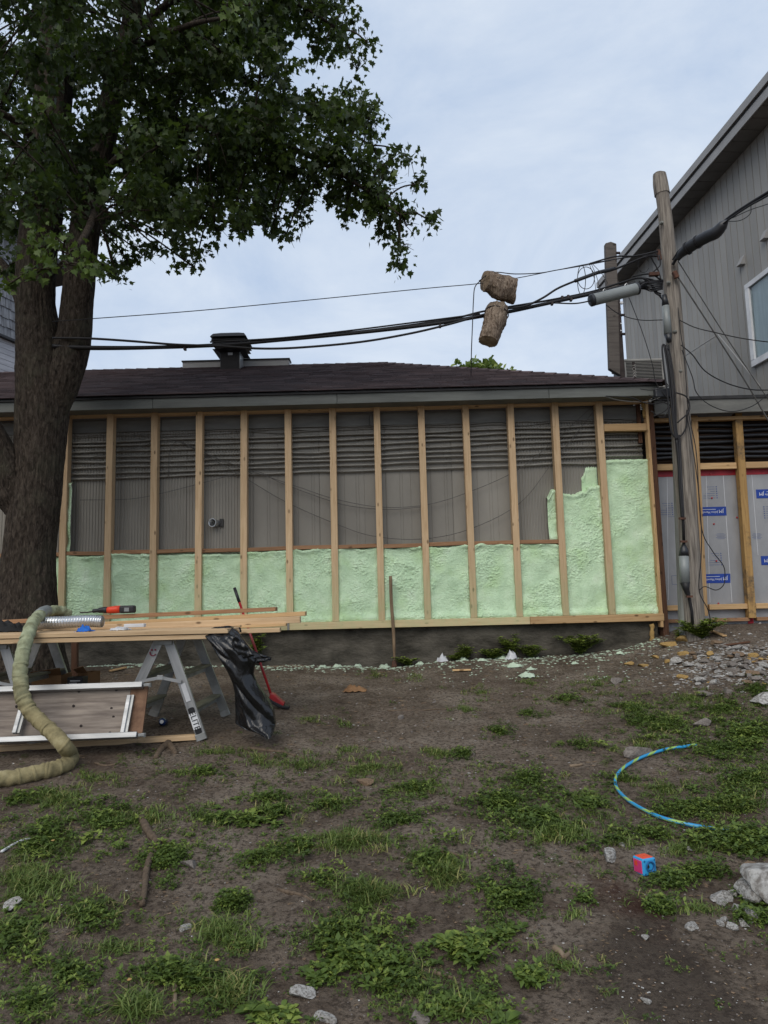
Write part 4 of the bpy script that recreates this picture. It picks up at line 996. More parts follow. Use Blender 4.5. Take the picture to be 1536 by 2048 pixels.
# tangled jumpers by the pole
for i, pl in enumerate(([(1270, 556), (1295, 560), (1310, 585), (1322, 592)], [(1286, 557), (1305, 572), (1318, 590), (1333, 610)], [(1278, 562), (1300, 578), (1322, 588)], [(1300, 512), (1316, 540), (1322, 560)], [(1305, 545), (1320, 530), (1318, 510)], [(1265, 553), (1300, 548), (1322, 560)])):
    wire('jumper_cable', [H(x, y, 8.80+.012*i) for x, y in pl], .010, 'cable_black', None, 6, 6, label='short black jumper cable bunched beside the pole bracket', cat='cable', group='tangle of jumper cables at the pole')
# lines from the pole to the right, coming nearer
def Yr(px): return float(np.interp(px, [1340, 1460, 1536, 1700], [8.9, 8.2, 7.7, 6.7]))
wire('overhead_cable', [H(x, y, Yr(x)) for x, y in [(1345, 530), (1358, 510), (1380, 492), (1410, 472), (1440, 450), (1465, 430), (1500, 407), (1536, 385), (1640, 320)]], .020, 'cable_black', None, 8, 8, label='black cable rising from pole past the grey siding to upper right', cat='cable', group='overhead lines')
wire('overhead_cable', [H(x, y, Yr(x)-.06) for x, y in [(1345, 520), (1362, 497), (1395, 478), (1430, 459), (1462, 436), (1500, 411), (1536, 391), (1640, 328)]], .011, 'cable_black', None, 8, 7, label='thin cable lashed along the wrapped splice above the siding', cat='cable', group='overhead lines')
BS = thing('cable_splice', H(1405, 486, 8.4), 'fat black wrapped splice on the cable right of pole', 'splice')
sp_ = [H(x, y, Yr(x)-.02) for x, y in [(1354, 520), (1362, 508), (1375, 497), (1395, 484), (1415, 473), (1432, 465), (1446, 450), (1455, 441)]]
MB().tube(crom(sp_, 5), list(np.interp(np.linspace(0, 1, 36), [0, .15, .3, .7, .86, 1], [.03, .055, .075, .078, .06, .018])), 14).build('splice_body', 'rubber', BS, smooth=True)
for t in (.38, .56):
    i = int(t*(len(sp_)-1)); q = sp_[i]; d = (sp_[i+1]-q).normalized()
    MB().lathe([(.072, -.012), (.085, -.012), (.085, .012), (.072, .012)], Matrix.Translation(q) @ d.to_track_quat('Z', 'Y').to_matrix().to_4x4(), 16, False).build('splice_band', 'black_plastic', BS)
wire('drop_wire', [H(1451, 443, 8.25), H(1480, 441, 8.0), H(1500, 428, 7.95), H(1502, 412, 7.93)], .005, 'cable_black', None, 6, 5, label='slack wire loop under the cable above siding', cat='wire')
wire('drop_wire', [H(1465, 436, 8.15), H(1500, 420, 7.9), H(1536, 408, 7.6), H(1640, 372, 6.9)], .005, 'cable_black', None, 6, 5, label='thin wire diverging below the cable at the upper right', cat='wire')
wire('guy_wire', [H(1356, 522, 8.85), H(1440, 655, 8.9), H(1520, 775, 9.0), H(1600, 890, 9.1)], .007, 'wire_grey', None, 4, 5, label='thin guy wire slanting from the pole, upper of two', cat='wire')
wire('guy_wire', [H(1352, 548, 8.85), H(1420, 652, 8.9), H(1490, 762, 9.0), H(1536, 840, 9.05), H(1560, 880, 9.1)], .010, 'wire_grey', None, 4, 5, label='thicker guy wire slanting from the pole, lower of two', cat='wire')
wire('service_wire', [H(1358, 640, 8.88), H(1390, 655, 8.8), H(1430, 665, 8.7), H(1480, 676, 8.6), H(1536, 684, 8.5), H(1620, 692, 8.4)], .007, 'cable_black', None, 6, 5, label='black wire from pole running level right past the window sill', cat='wire')
wire('service_wire', [H(1362, 690, 8.86), H(1385, 710, 8.84), H(1410, 742, 8.84), H(1450, 765, 8.85), H(1495, 778, 8.9), H(1536, 780, 8.95), H(1600, 776, 9)], .008, 'cable_black', None, 6, 5, label='black wire sagging from pole across the bottom of siding', cat='wire')
wire('service_wire', [H(1364, 700, 8.86), H(1385, 755, 8.84), H(1393, 785, 8.84), H(1420, 810, 8.84), H(1462, 823, 8.85), H(1505, 812, 8.9), H(1536, 788, 8.95)], .006, 'cable_black', None, 6, 5, label='black wire drooping in a deep curve across the grey eave board', cat='wire')
wire('service_wire', [H(1356, 615, 8.86), H(1362, 670, 8.85), H(1367, 700, 8.84), H(1372, 760, 8.82), H(1378, 830, 8.82), H(1392, 900, 8.8), H(1398, 990, 8.8), H(1403, 1060, 8.8), H(1402, 1120, 8.8), H(1398, 1180, 8.82), H(1416, 1220, 8.85), H(1425, 1262, 8.9)], .006, 'cable_black', None, 6, 5, label='thin black wire hanging down the right edge of pole', cat='wire')
wire('service_wire', [H(1374, 830, 8.82), H(1386, 900, 8.8), H(1396, 970, 8.8), H(1404, 1060, 8.8), H(1425, 1102, 8.8), H(1446, 1130, 8.8), H(1450, 1150, 8.8), H(1447, 1170, 8.8), H(1432, 1180, 8.8), H(1410, 1173, 8.82), H(1399, 1180, 8.83)], .006, 'cable_black', None, 6, 5, label='thin black wire making a wide loop over the foil boards', cat='wire')
wire('service_wire', [H(1212, 610, 8.8), H(1240, 629, 8.8), H(1280, 640, 8.8), H(1325, 640, 8.85)], .006, 'cable_black', None, 6, 5, label='black wire sagging from closure to pole sleeve', cat='wire')
wire('service_wire', [H(1258, 595, 8.85), H(1285, 665, 8.9), H(1305, 730, 8.95), H(1312, 765, 9.0), H(1338, 800, 8.9)], .005, 'cable_black', None, 6, 5, label='thin wire slanting down in front of the air conditioner', cat='wire')
wire('service_wire', [H(1355, 845, 8.75), H(1378, 822, 8.8), H(1374, 795, 8.8), H(1352, 785, 8.8)], .010, 'cable_black', None, 6, 5, label='short black cable bowed out round the pole below eave', cat='wire')
# knot of wires at the roof corner
jb = H(1325, 787, 9.0)
MB().box(jb, (.22, .09, .13)).build('junction_box', 'rubber', None, bevel=.02, seg=2, label='black junction box among wires at the roof corner', cat='junction box')
for i, pl in enumerate(([(1210, 793), (1240, 801), (1290, 804), (1320, 795)], [(1212, 792), (1260, 795), (1300, 808), (1345, 800)], [(1302, 822), (1325, 835), (1340, 815), (1345, 795)], [(1306, 833), (1330, 822), (1343, 804)], [(1280, 778), (1305, 780), (1338, 772)], [(1298, 790), (1318, 800), (1342, 812)])):
    wire('loose_wire', [H(x, y, 8.95-.01*i) for x, y in pl], .006, 'cable_black' if i else 'wire_grey', None, 6, 5, label='loose wire strung about the roof corner junction box', cat='wire', group='loose wires at the roof corner')
# cut logs hanging on the lines
def log(name, p0, p1, r0, r1, seed, lab, knob=None, wraps=()):
    t = thing(name, (Vector(p0)+Vector(p1))/2, lab, 'log')
    P = [Vector(p0).lerp(Vector(p1), i/6) for i in range(7)]
    rad = [r0+(r1-r0)*i/6+.004*math.sin(i*1.7+seed) for i in range(7)]
    V, F = bark_tube(P, rad, 48, .012, .013, seed)
    cc = np.array((Vector(p0)+Vector(p1))/2); oo = V-cc; oo /= np.linalg.norm(oo, axis=1)[:, None]
    V = V+oo*((.05 if knob else .022)*pnoise(V[:, 0]*6+seed, V[:, 1]*6, V[:, 2]*6)+.018*np.abs(pnoise(V[:, 0]*15+seed, V[:, 1]*15, V[:, 2]*15)))[:, None]
    if knob is not None:
        Kc = np.array(knob[0]); d = np.linalg.norm(V-Kc, axis=1)[:, None]; c = np.array((Vector(p0)+Vector(p1))/2)
        o = V-c; o /= np.linalg.norm(o, axis=1)[:, None]; V = V+o*knob[2]*np.exp(-(d/knob[1])**2)
    np_mesh('log_body', V, F, 'log_bark', t, True)
    d = (Vector(p1)-Vector(p0)).normalized(); M3 = d.to_track_quat('Z', 'Y').to_matrix().to_4x4()
    for nm, i0, s in (('cut_end', -48, 1), ('cut_end', 0, -1)):
        ring = V[i0:] if i0 else V[:48]; ctr = ring.mean(0)
        vv = [tuple(x) for x in ring]+[tuple(ctr+(x-ctr)*.6+np.array(d)*s*.012) for x in ring]+[tuple(ctr+np.array(d)*s*.016)]
        ff = [(k, (k+1) % 48, 48+(k+1) % 48, 48+k) for k in range(48)]+[(48+k, 48+(k+1) % 48, 96) for k in range(48)]
        MB().add(vv, ff).build(nm, 'log_end', t)
    for f in wraps:
        c = Vector(p0).lerp(Vector(p1), f); r = r0+(r1-r0)*f+.008
        tl = (d+Vector((.12, .1, .15))).normalized().to_track_quat('Z', 'Y').to_matrix().to_4x4()
        MB().tube([c+(tl @ Vector((math.cos(a)*r, math.sin(a)*r, .01*a))) for a in np.linspace(0, 6.4, 26)], .007, 6).build('wire_wrap', 'cable_black', t, smooth=True)
    return t
Yl = Yc(990)-.06
log('hanging_log', H(970, 563, Yl-.08), H(1024, 581, Yl+.06), .125, .15, 2.7, 'rough knotty log chunk caught on the upper thin wire', (H(1004, 596, Yl-.10), .11, .10), (.16, .22))
log('hanging_log', H(977, 683, Yl-.06), H(996, 618, Yl+.05), .115, .145, 6.4, 'smoother cut log hanging from the lower cable bundle', None, (.80,))
# steel post with grey timber beside the upper storey
SPY = 10.7
ST = thing('sign_post', (H(1238, 770, SPY).x, SPY, zf1), 'grey weathered timber bolted to a perforated steel post on the flat roof', 'post')
a, b = H(1226, 741, SPY), H(1225, 484, SPY)
w = 26*SPY/FPX
V = [H(1211, 486, SPY), H(1222, 483, SPY), H(1233, 487, SPY), H(1241, 750, SPY), H(1219, 737, SPY), H(1213, 560, SPY)]
MB().prism(V[::-1], (0, .09, 0)).build('timber', 'grey_timber', ST, bevel=.006)
MB().box2((H(1243, 700, SPY).x-.035, SPY+.02, zf1-.02), (H(1243, 700, SPY).x+.04, SPY+.09, H(1240, 560, SPY).z)).build('steel_post', 'steel_dark', ST, bevel=.004)
for py in (620, 633, 647, 661):
    q = H(1242, py, SPY+.015); MB().lathe([(.001, .004), (.011, .004), (.011, 0)], Matrix.Translation(q) @ Matrix.Rotation(math.pi/2, 4, 'X'), 8, False).build('post_hole', 'white_paint', ST)
q = H(1243, 606, SPY+.01); MB().lathe([(.001, .02), (.02, .02), (.028, .0)], Matrix.Translation(q) @ Matrix.Rotation(math.pi/2, 4, 'X'), 12, False).build('insulator', 'white_paint', ST)
for px, py in ((1236, 506), (1245, 630), (1246, 668)): MB().tube([H(px-4, py, SPY), H(px+4, py, SPY)], .022, 8).build('bolt', 'steel_dark', ST)
# air conditioner
AY = 11.0
a0, a1 = H(1252, 770, AY), H(1325, 716, AY)
AC = thing('air_conditioner', ((a0.x+a1.x)/2, AY+.3, zf1-.01), 'grey outdoor air conditioner with louvred sides standing behind the roof corner', 'air conditioner')
ax0, ax1, az1 = a0.x, a1.x, a1.z
MB().box2((ax0+.02, AY+.02, zf1-.01), (ax1-.02, AY+.62, az1-.05)).build('coil_core', 'black_plastic', AC)
MB().box2((ax0-.01, AY-.01, az1-.05), (ax1+.01, AY+.65, az1)).build('top_panel', 'ac_grey', AC, bevel=.02, seg=2)
for x in (ax0, ax0+.14, ax1): MB().box2((x-.02, AY-.004, zf1-.01), (x+.02, AY+.02, az1-.05)).build('corner_panel', 'ac_grey' if x != ax0+.14 else 'steel_dark', AC)
z = zf1+.02
while z < az1-.06:
    MB().box2((ax0+.165, AY, z), (ax1-.02, AY+.012, z+.006)).build('louvre', 'ac_grey', AC)
    MB().box2((ax0+.02, AY, z), (ax0+.118, AY+.012, z+.007)).build('louvre', 'ac_grey', AC); z += .024
text_part('brand_letters', 'YORK', .085, face_to_cam((ax0+.14, AY-.006, az1-.20), -math.pi/2), 'ac_grey', AC)
# ================================================================== WORK TABLE: ladders, lumber and tools
def seg_at(p, q, t): return Vector(p).lerp(Vector(q), t)
def ladder(dx, label, marks):
    D = Vector((dx, 0, 0))
    N1, F1 = G(404, 1482), G(452, 1434)
    N2, F2 = G(226, 1480), G(306, 1434)
    zt = H(330, 1284, N1.y).z
    TN1, TN2 = H(338, 1285, N1.y), H(316, 1285, N1.y)
    dd = F1.y-N1.y; TF1, TF2 = H(392, 1268, F1.y), H(366, 1268, F1.y)
    TF1.z = TF2.z = TN1.z
    if dx:      # feet settle on the ground where they stand
        for p in (N1, N2, F1, F2): p.z = float(ground_z(p.x+dx, p.y))
    T = thing('step_ladder', (N1+F2)/2+D, label, 'ladder')
    for (a, b) in ((TN1, N1), (TN2, N2), (TF1, F1), (TF2, F2)):
        a, b = a+D, b+D+Vector((0, 0, .012))
        M3, ln = frame(b, a, (0, 1, 0))
        # channel section: web facing the viewer and two flanges
        mb = MB().box((0, 0, 0), (ln, .078, .005)); mb.box((0, .0365, -.014), (ln, .005, .023)); mb.box((0, -.0365, -.014), (ln, .005, .023))
        me = bpy.data.meshes.new('rail'); me.from_pydata(mb.v, [], mb.f)
        near = a.y < 6.4
        M3b = M3
        if (M3 @ Vector((0, 0, 1))).y > 0: M3b = M3 @ Matrix.Rotation(math.pi, 3, 'X')
        rail = link('rail', me, 'alu' if near else 'alu_dull', T, matrix=Matrix.Translation((a+b)/2) @ M3b.to_4x4())
        MB().bar(b-(a-b).normalized()*.005, b+(a-b).normalized()*.05, .088, .03, (0, 1, 0)).build('foot', 'alu_dull', rail, bevel=.004)
    for t in (.33, .68):
        for (a0, a1, b0, b1) in ((TN1, N1, TF1, F1), (TN2, N2, TF2, F2)):
            p, q = seg_at(a0, a1, t)+D, seg_at(b0, b1, t)+D; q.z = p.z
            MB().bar(p, q, .085, .024).build('step', 'step_wood', T, bevel=.004)
            MB().bar(p+Vector((0, 0, -.03)), q+Vector((0, 0, -.03)), .010, .05).build('step_lip', 'alu_dull', T)
    for (a, b) in ((TN1, TN2), (TF1, TF2)):
        MB().bar(a+D+Vector((.03, -.012, .0)), b+D+Vector((-.03, -.012, .0)), .012, .04).build('hinge_plate', 'alu_dull', T, bevel=.003)
    p, q = seg_at(TN2, N2, .40)+D+Vector((0, -.02, 0)), seg_at(TN1, N1, .40)+D+Vector((0, -.02, 0)); m = (p+q)/2+Vector((0, 0, .035))
    MB().bar(p, m, .006, .026, (0, 0, 1)).build('spreader', 'alu', T); MB().bar(m, q, .006, .026, (0, 0, 1)).build('spreader', 'alu', T)
    MB().box(m+Vector((0, -.006, 0)), (.05, .008, .04)).build('spreader_joint', 'alu', T, bevel=.003)
    if marks:
        a, b = seg_at(TN1, N1, .66), seg_at(TN1, N1, .93); c = (a+b)/2; ang = math.atan2((b-a).z, (b-a).x)
        y = c.y-.010; L_ = (b-a).length
        def along(u, w):    # u along the rail downwards, w across
            d = (b-a).normalized(); n = Vector((-d.z, 0, d.x)); p = a+d*u*L_+n*w; return Vector((p.x, y-.001, p.z))
        pts = []
        for k in range(9): an = math.pi/2+math.pi*k/8; pts.append(along(.06+.05*math.cos(an), .026*math.sin(an)))
        for k in range(9): an = -math.pi/2+math.pi*k/8; pts.append(along(.94+.05*math.cos(an), .026*math.sin(an)))
        for k in range(0): pass
        dec = MB().prism(pts, (0, .002, 0)).build('maker_decal', 'black_plastic', T)
        M = Matrix.Translation(along(.5, 0)+Vector((0, -.004, 0))) @ Matrix.Rotation(math.pi/2, 4, 'X') @ Matrix.Rotation(ang, 4, 'Z')
        wp = MB().prism([along(.22, -.032), along(.22, .032), along(.80, .032), along(.80, -.032)], (0, .0012, 0)); wp.v = [(x, y-.0015, z) for x, y, z in wp.v]; wp.build('decal_field', 'white_paint', T)
        text_part('decal_lettering', 'ELITE', .068, M, 'black_plastic', dec, extr=.0006)
        s0, s1 = seg_at(TN1, N1, .42), seg_at(TN1, N1, .60); dd_ = (s1-s0).normalized(); nn = Vector((-dd_.z, 0, dd_.x))
        MB().prism([s0-nn*.018+Vector((0, -.008, 0)), s0+nn*.022+Vector((0, -.008, 0)), s1+nn*.022+Vector((0, -.008, 0)), s1-nn*.018+Vector((0, -.008, 0))], (0, .001, 0)).build('worn_sticker', 'paper_white', T)
        c = seg_at(TN2, N2, .10)+Vector((0, -.010, 0))
        wire('paint_mark', [c+Vector((-.028, 0, .005)), c+Vector((-.02, 0, -.02)), c+Vector((.0, 0, -.028)), c+Vector((.022, 0, -.016))], .004, 'purple_paint', T, 5, 5)
        for ox in (-.012, .018): MB().lathe([(.001, .003), (.008, .002), (.008, 0)], Matrix.Translation(c+Vector((ox, 0, .02))) @ Matrix.Rotation(math.pi/2, 4, 'X'), 8, False).build('paint_mark', 'purple_paint', T)
    return zt, N1
ZT, N1 = ladder(0, 'aluminium step ladder with black and white decal holding the lumber', True)
ladder(-1.37, 'aluminium step ladder at left edge under lumber behind the wrapped hose', False)
TZ = ZT+.024
# front stack: two layers of boards lying flat
lab = ['second board from the front', 'third board from the front', 'rear board']
for layer in range(2):
    for k in range(4):
        y = 5.88+k*.150+random.uniform(-.006, .006); z = TZ+.019+layer*.040
        xr = H(470+random.uniform(-22, 6)+k*3-(10 if layer == 0 else 0), 1275, y).x
        nm = ['front edge board', 'second board from the front', 'third board from the front', 'rearmost board'][k]
        board('lumber_board', (-5.3, y, z), (xr, y+random.uniform(-.012, .012), z+random.uniform(-.002, .002)), .140, .037, 'pine', None, label=f'{nm} in the {"lower" if layer == 0 else "upper"} layer of the flat stack on ladders', cat='board', group='boards stacked on the ladders')
TZ2 = TZ+.08
def loose(pa, pb, Y, w, h, mat, lab):
    board('lumber_board', H(*pa, Y), H(*pb, Y+random.uniform(-.01, .02)), w, h, mat, None, label=lab, cat='board', group='boards stacked on the ladders')
loose((-60, 1247), (553, 1218), 6.86, .14, .038, 'pine_red', 'topmost loose board at back of the pile with dark sawn end')
loose((-60, 1262), (612, 1227), 6.72, .14, .040, 'pine_orange', 'longest loose board reaching farthest right over the foam wall')
loose((60, 1262), (601, 1239), 6.60, .09, .058, 'pine', 'thick loose board just below the longest one')
loose((150, 1268), (573, 1249), 6.55, .09, .024, 'pine_orange', 'thin loose board wedged in the middle of pile')
loose((200, 1272), (561, 1259.5), 6.49, .089, .040, 'pine', 'lowest loose board ending beside the black bag')
loose((440, 1258), (482, 1252), 6.20, .10, .02, 'pine_orange', 'short offcut lying across the right end of stack')
loose((420, 1266), (478, 1262), 5.98, .09, .022, 'pine', 'short pale offcut beside the bag mouth')
# aluminium flexible duct
def duct():
    P = crom([H(68, 1249, 6.40), H(90, 1246, 6.36), H(120, 1245, 6.30), (H(150, 1243, 6.28)), H(180, 1242, 6.27), H(206, 1243, 6.27)], 14); n = len(P)
    T = thing('flexible_duct', P[n//2], 'ribbed silver flexible duct lying on the lumber stack', 'duct')
    dense = []
    for a, b in zip(P[:-1], P[1:]): dense += [a, a.lerp(b, .5)]
    R = [.050*(1+.09*math.cos(i*math.pi/2.5)) for i in range(len(dense))]
    MB().tube(dense, R, 20, False).build('duct_wall', 'galv', T)
    MB().tube(dense[-8:], [.046]*8, 20, True).build('duct_inside', 'alu_dull', T, smooth=True)
duct()
# orange and black cordless tool
tp = lambda x, y, dy=0: H(x, y, 6.80+dy)
TL = thing('cordless_tool', tp(232, 1226), 'orange and black cordless tool lying on top of the pile', 'power tool')
MB().tube(crom([tp(186, 1222), tp(196, 1221), tp(206, 1220), tp(215, 1220)], 4), [.018]*5+[.026]*4+[.03]*4, 12).build('tool_neck', 'black_plastic', TL, smooth=True)
MB().tube([tp(214.5, 1220), tp(222, 1220), tp(232, 1219), tp(241, 1218.5)], [.029, .033, .036, .036], 14).build('tool_body', 'orange_plastic', TL, smooth=True)
MB().box(tp(255.5, 1218.5), (.145, .075, .072)).build('battery', 'black_plastic', TL, bevel=.018, seg=3)
MB().box(tp(256, 1219)+Vector((0, -.0385, 0)), (.045, .002, .036)).build('battery_label', 'closure_grey', TL)
wire('tool_tip', [tp(187, 1223), tp(175, 1224.5), tp(160, 1225)], .007, 'steel_dark', TL, 4, 6)
# blue glove and white scraps on the stack
def crumple(name, c, sx, sy, sz, mat, seed, n=18, **k):
    u, v = np.meshgrid(np.linspace(-1, 1, n), np.linspace(-1, 1, n)); r = np.sqrt(u*u+v*v)
    lob = 1+.45*pnoise(u*1.6+seed, v*1.6, seed)
    X = c[0]+u*sx*lob; Y = c[1]+v*sy*lob
    Z = c[2]+sz*(np.clip(1-r, 0, 1)**.5*(.5+1.3*np.abs(pnoise(u*2.6, v*2.6, seed)))+.25*pnoise(u*5, v*5, seed+2))
    return grid_mesh(name, np.stack([X, Y, Z], -1), n, n, mat, None, False, **k)
p = H(166, 1254, 5.90); crumple('blue_glove', (p.x, 5.92, TZ2+.002), .062, .05, .05, 'blue_cloth', 3.3, label='crumpled blue glove lying in front of silver duct', cat='glove')
p = H(238, 1252, 6.02); crumple('white_rag', (p.x, 6.05, TZ2+.002), .075, .05, .035, 'paper_white', 8.1, label='crumpled white rag on the lumber right of duct', cat='rag')
MB().bar(H(250, 1251.5, 6.0), H(290, 1250.5, 6.0), .06, .028).build('trim_offcut', 'white_paint', None, bevel=.003, label='white painted trim offcut on the lumber beside the rag', cat='offcut')
p = H(14, 1246, 6.30); crumple('tool_belt', (p.x-.05, 6.36, TZ2+.004), .23, .12, .085, 'fabric_black', 5.5, 26, label='black tool belt heaped on the lumber at left edge', cat='tool belt')
# scaffold plank standing on edge
SP = thing('scaffold_plank', G(150, 1490), 'worn plywood scaffold plank with aluminium rails standing on edge', 'scaffold plank')
yt, yb = 5.76, 5.60
a, b = H(-60, 1382, yt), H(286, 1370, yt); c, d = H(-60, 1483, yb), H(275, 1470, yb)
up_ = (a-c).normalized()
MB().bar(a, b, .05, .045, up_).build('side_rail', 'alu', SP, bevel=.003)
MB().bar(c, d, .05, .042, up_).build('side_rail', 'alu', SP, bevel=.003)
for tx, bx in ((50, 29), (259, 245), (-50, -70)):
    p0, p1 = H(tx, 1391 if tx > 100 else 1402, yt-.01), H(bx, 1467, yb-.004)
    if tx < 100: p0 = H(51, 1388, yt-.01)
    if tx < 0: continue
    MB().bar(p0, p1, .032, .034, (0, 1, 0)).build('cross_bar', 'alu', SP, bevel=.003)
    MB().bar(p0+Vector((.026, .008, 0)), p1+Vector((.026, .008, 0)), .022, .02, (0, 1, 0)).build('bar_flange', 'alu_dull', SP)
off = Vector((0, .045, 0))
A, B, C_, D_ = H(-60, 1378, yt)+off, H(258, 1372, yt)+off, H(246, 1473, yb)+off, H(-60, 1486, yb)+off
def sheet_obj(q, name, mat):
    x = (q[1]-q[0]); y = (q[3]-q[0]); M3, ln = frame(q[0], q[1], (q[0]-q[3]))
    M = Matrix.Translation(sum(q, Vector())/4) @ M3.to_4x4(); Mi = M.inverted(); l = [Mi @ p for p in q]
    mb = MB().prism(l, (0, .016, 0)); me = bpy.data.meshes.new(name); me.from_pydata(mb.v, [], mb.f)
    return link(name, me, mat, SP, matrix=M)
sheet_obj([A, B, C_, D_], 'plywood_deck', 'ply')
E_, F_ = H(293, 1372, yt)+off, H(280, 1470, yb)+off
sheet_obj([B+Vector((.002, 0, 0)), E_, F_, C_+Vector((.002, 0, 0))], 'plywood_end', 'ply_end')
for px, py in ((147, 1412), (223, 1417), (227, 1434), (33, 1413), (158, 1383), (220, 1466), (233, 1381), (162, 1452)):
    p = H(px, py, np.interp(py, [1375, 1475], [yt, yb])+.040); MB().lathe([(.001, .003), (.009, .003), (.012, 0)], Matrix.Translation(p) @ Matrix.Rotation(math.pi/2, 4, 'X'), 9, False).build('deck_screw', 'steel_dark', SP)
for (px, py), yy in (((288, 1370), yt), ((277, 1470), yb)):
    MB().bar(H(px, py, yy), H(px+13, py-1, yy), .035, .022).build('rail_hook', 'alu_dull', SP, bevel=.003)
    MB().bar(H(px+12, py-4, yy), H(px+12, py+4, yy), .02, .02).build('hook_tip', 'alu_dull', SP)
g0, g1 = G(-60, 1506, .02), G(396, 1479, .022)
board('lumber_board', g0, g1, .088, .038, 'pine', None, label='single board lying on the ground in front of scaffold plank', cat='board')
# cartons and bits beneath the table
def carton(px0, px1, ptop, Y, dep, lab, tilt=0.0, mat='cardboard'):
    a, b = H(px0, ptop, Y), H(px1, ptop, Y); z0 = float(ground_z((a.x+b.x)/2, Y))-.01; zt = a.z
    T = thing('cardboard_box', ((a.x+b.x)/2, Y, z0), lab, 'box')
    M = Matrix.Translation(((a.x+b.x)/2, Y+dep/2, (z0+zt)/2)) @ Matrix.Rotation(tilt, 4, 'Z'); w, h = b.x-a.x, zt-z0
    mb = MB().box((0, -dep/2, 0), (w, .006, h)); me = bpy.data.meshes.new('side_panel'); me.from_pydata(mb.v, [], mb.f); link('side_panel', me, mat, T, matrix=M)
    for c, d in (((0, dep/2, 0), (w, .006, h)), ((-w/2, 0, 0), (.006, dep-.008, h)), ((w/2, 0, 0), (.006, dep-.008, h)), ((0, 0, -h/2+.01), (w-.02, dep-.02, .006))):
        mb = MB().box(c, d); me = bpy.data.meshes.new('side_panel'); me.from_pydata(mb.v, [], mb.f); link('side_panel', me, mat, T, matrix=M)
    fl = MB().add([Vector((-w/2, -dep/2, h/2)), Vector((w/2, -dep/2, h/2)), Vector((w/2+.02, -dep/2-.10, h/2+.07)), Vector((-w/2+.02, -dep/2-.10, h/2+.04))], [(0, 1, 2, 3)])
    me = bpy.data.meshes.new('flap'); me.from_pydata(fl.v, [], fl.f); o = link('flap', me, mat, T, matrix=M); s = o.modifiers.new('s', 'SOLIDIFY'); s.thickness = .004
carton(62, 118, 1352, 6.55, .28, 'larger cardboard box under table left of black carton', .1)
carton(158, 180, 1346, 6.75, .2, 'small cardboard box under table behind black carton', -.2)
a = H(134, 1355, 6.5); b = H(165, 1355, 6.5); z0 = float(ground_z(a.x, 6.6))
bb = thing('battery_box', ((a.x+b.x)/2, 6.55, z0), 'black product carton standing under the lumber table', 'carton')
MB().box2((a.x, 6.5, z0), (b.x, 6.62, a.z)).build('carton_body', 'black_plastic', bb, bevel=.004)
MB().box2((a.x+.03, 6.496, a.z-.035), (b.x-.02, 6.499, a.z-.028)).build('carton_print', 'print_white', bb)
MB().box2((a.x+.02, 6.496, a.z-.055), (b.x-.05, 6.499, a.z-.050)).build('carton_print', 'print_white', bb)
# dark narrow post by the tree under the table
p = H(152, 1290, 7.6); zg = float(ground_z(p.x, 7.6))
board('leaning_post', (p.x, 7.6, zg-.02), (p.x+.01, 7.55, .60), .05, .06, 'brown_post', None, up=(1, 0, 0), label='dark narrow post standing under the table beside the trunk', cat='post')
# drink bottle
q = G(326, 1452); BT = thing('drink_bottle', q, 'blue plastic drink bottle lying under the step ladder', 'bottle')
Mx = Matrix.Translation(q+Vector((0, 0, .036))) @ Matrix.Rotation(math.radians(80), 4, 'X') @ Matrix.Rotation(.2, 4, 'Y')
MB().lathe([(.030, -.09), (.036, -.085), (.036, .04), (.030, .07), (.014, .10)], Mx, 16).build('bottle_body', 'bottle_blue', BT, smooth=True)
MB().lathe([(.016, .10), (.016, .118)], Mx, 12).build('bottle_cap', 'white_paint', BT)
# wrapped spray hose
def spray_hose():
    T = thing('spray_hose', G(140, 1520), 'thick tan tape-wrapped spray hose draped over the lumber and onto ground', 'hose')
    # outline of its run: over the stack, down in front of the plank, along the ground
    pl = [(138, 1229, 6.95), (118, 1221, 6.85), (98, 1223, 6.65), (80, 1230, 6.35), (66, 1246, 5.95), (56, 1270, 5.70), (47, 1300, 5.58), (41, 1335, 5.52), (41, 1365, 5.48), (46, 1395, 5.46), (62, 1424, 5.45), (88, 1450, 5.42), (112, 1472, 5.38), (130, 1494, 5.32)]
    P = [H(*q) for q in pl]
    for px, py in ((141, 1516), (136, 1530), (112, 1541), (80, 1549), (40, 1558), (-10, 1566), (-80, 1576)):
        q = G(px, py+9); P.append(q+Vector((0, 0, .048)))
    P = crom(P, 12); n = len(P); rad = []
    fold = random.Random(5); 
    R = [.044+.010*min(1, i/(n*.45)) for i in range(n)]
    def prof(i, k): return 1+.10*math.sin(i*.9+k*.55)*(.5+.5*math.sin(i*.23))+.15*float(mnoise.noise(Vector((i*.38, k*.55, 2.2))))+.05*float(mnoise.noise(Vector((i*1.3, k*1.1, 7.2))))
    MB().tube(P, R, 18, True, prof).build('hose_cover', 'hose_wrap', T, smooth=True)
    for i in range(10, n-6, 9):     # rolled tape edges and folds
        d = (P[i+1]-P[i]).normalized(); t = (d+Vector((random.uniform(-.35, .35), random.uniform(-.3, .3), random.uniform(-.35, .35)))).normalized()
        r = R[i]*1.03
        MB().lathe([(r*.96, -.012), (r*1.05, -.006), (r*1.09, .004), (r*.95, .014)], Matrix.Translation(P[i]) @ t.to_track_quat('Z', 'Y').to_matrix().to_4x4(), 16, False).build('tape_fold', 'hose_wrap', T, smooth=True)
    MB().tube(crom([H(94, 1221, 6.56), H(86, 1224, 6.45), H(78, 1230, 6.32)], 4), .05, 12).build('hose_tie', 'closure_grey', T, smooth=True)
spray_hose()
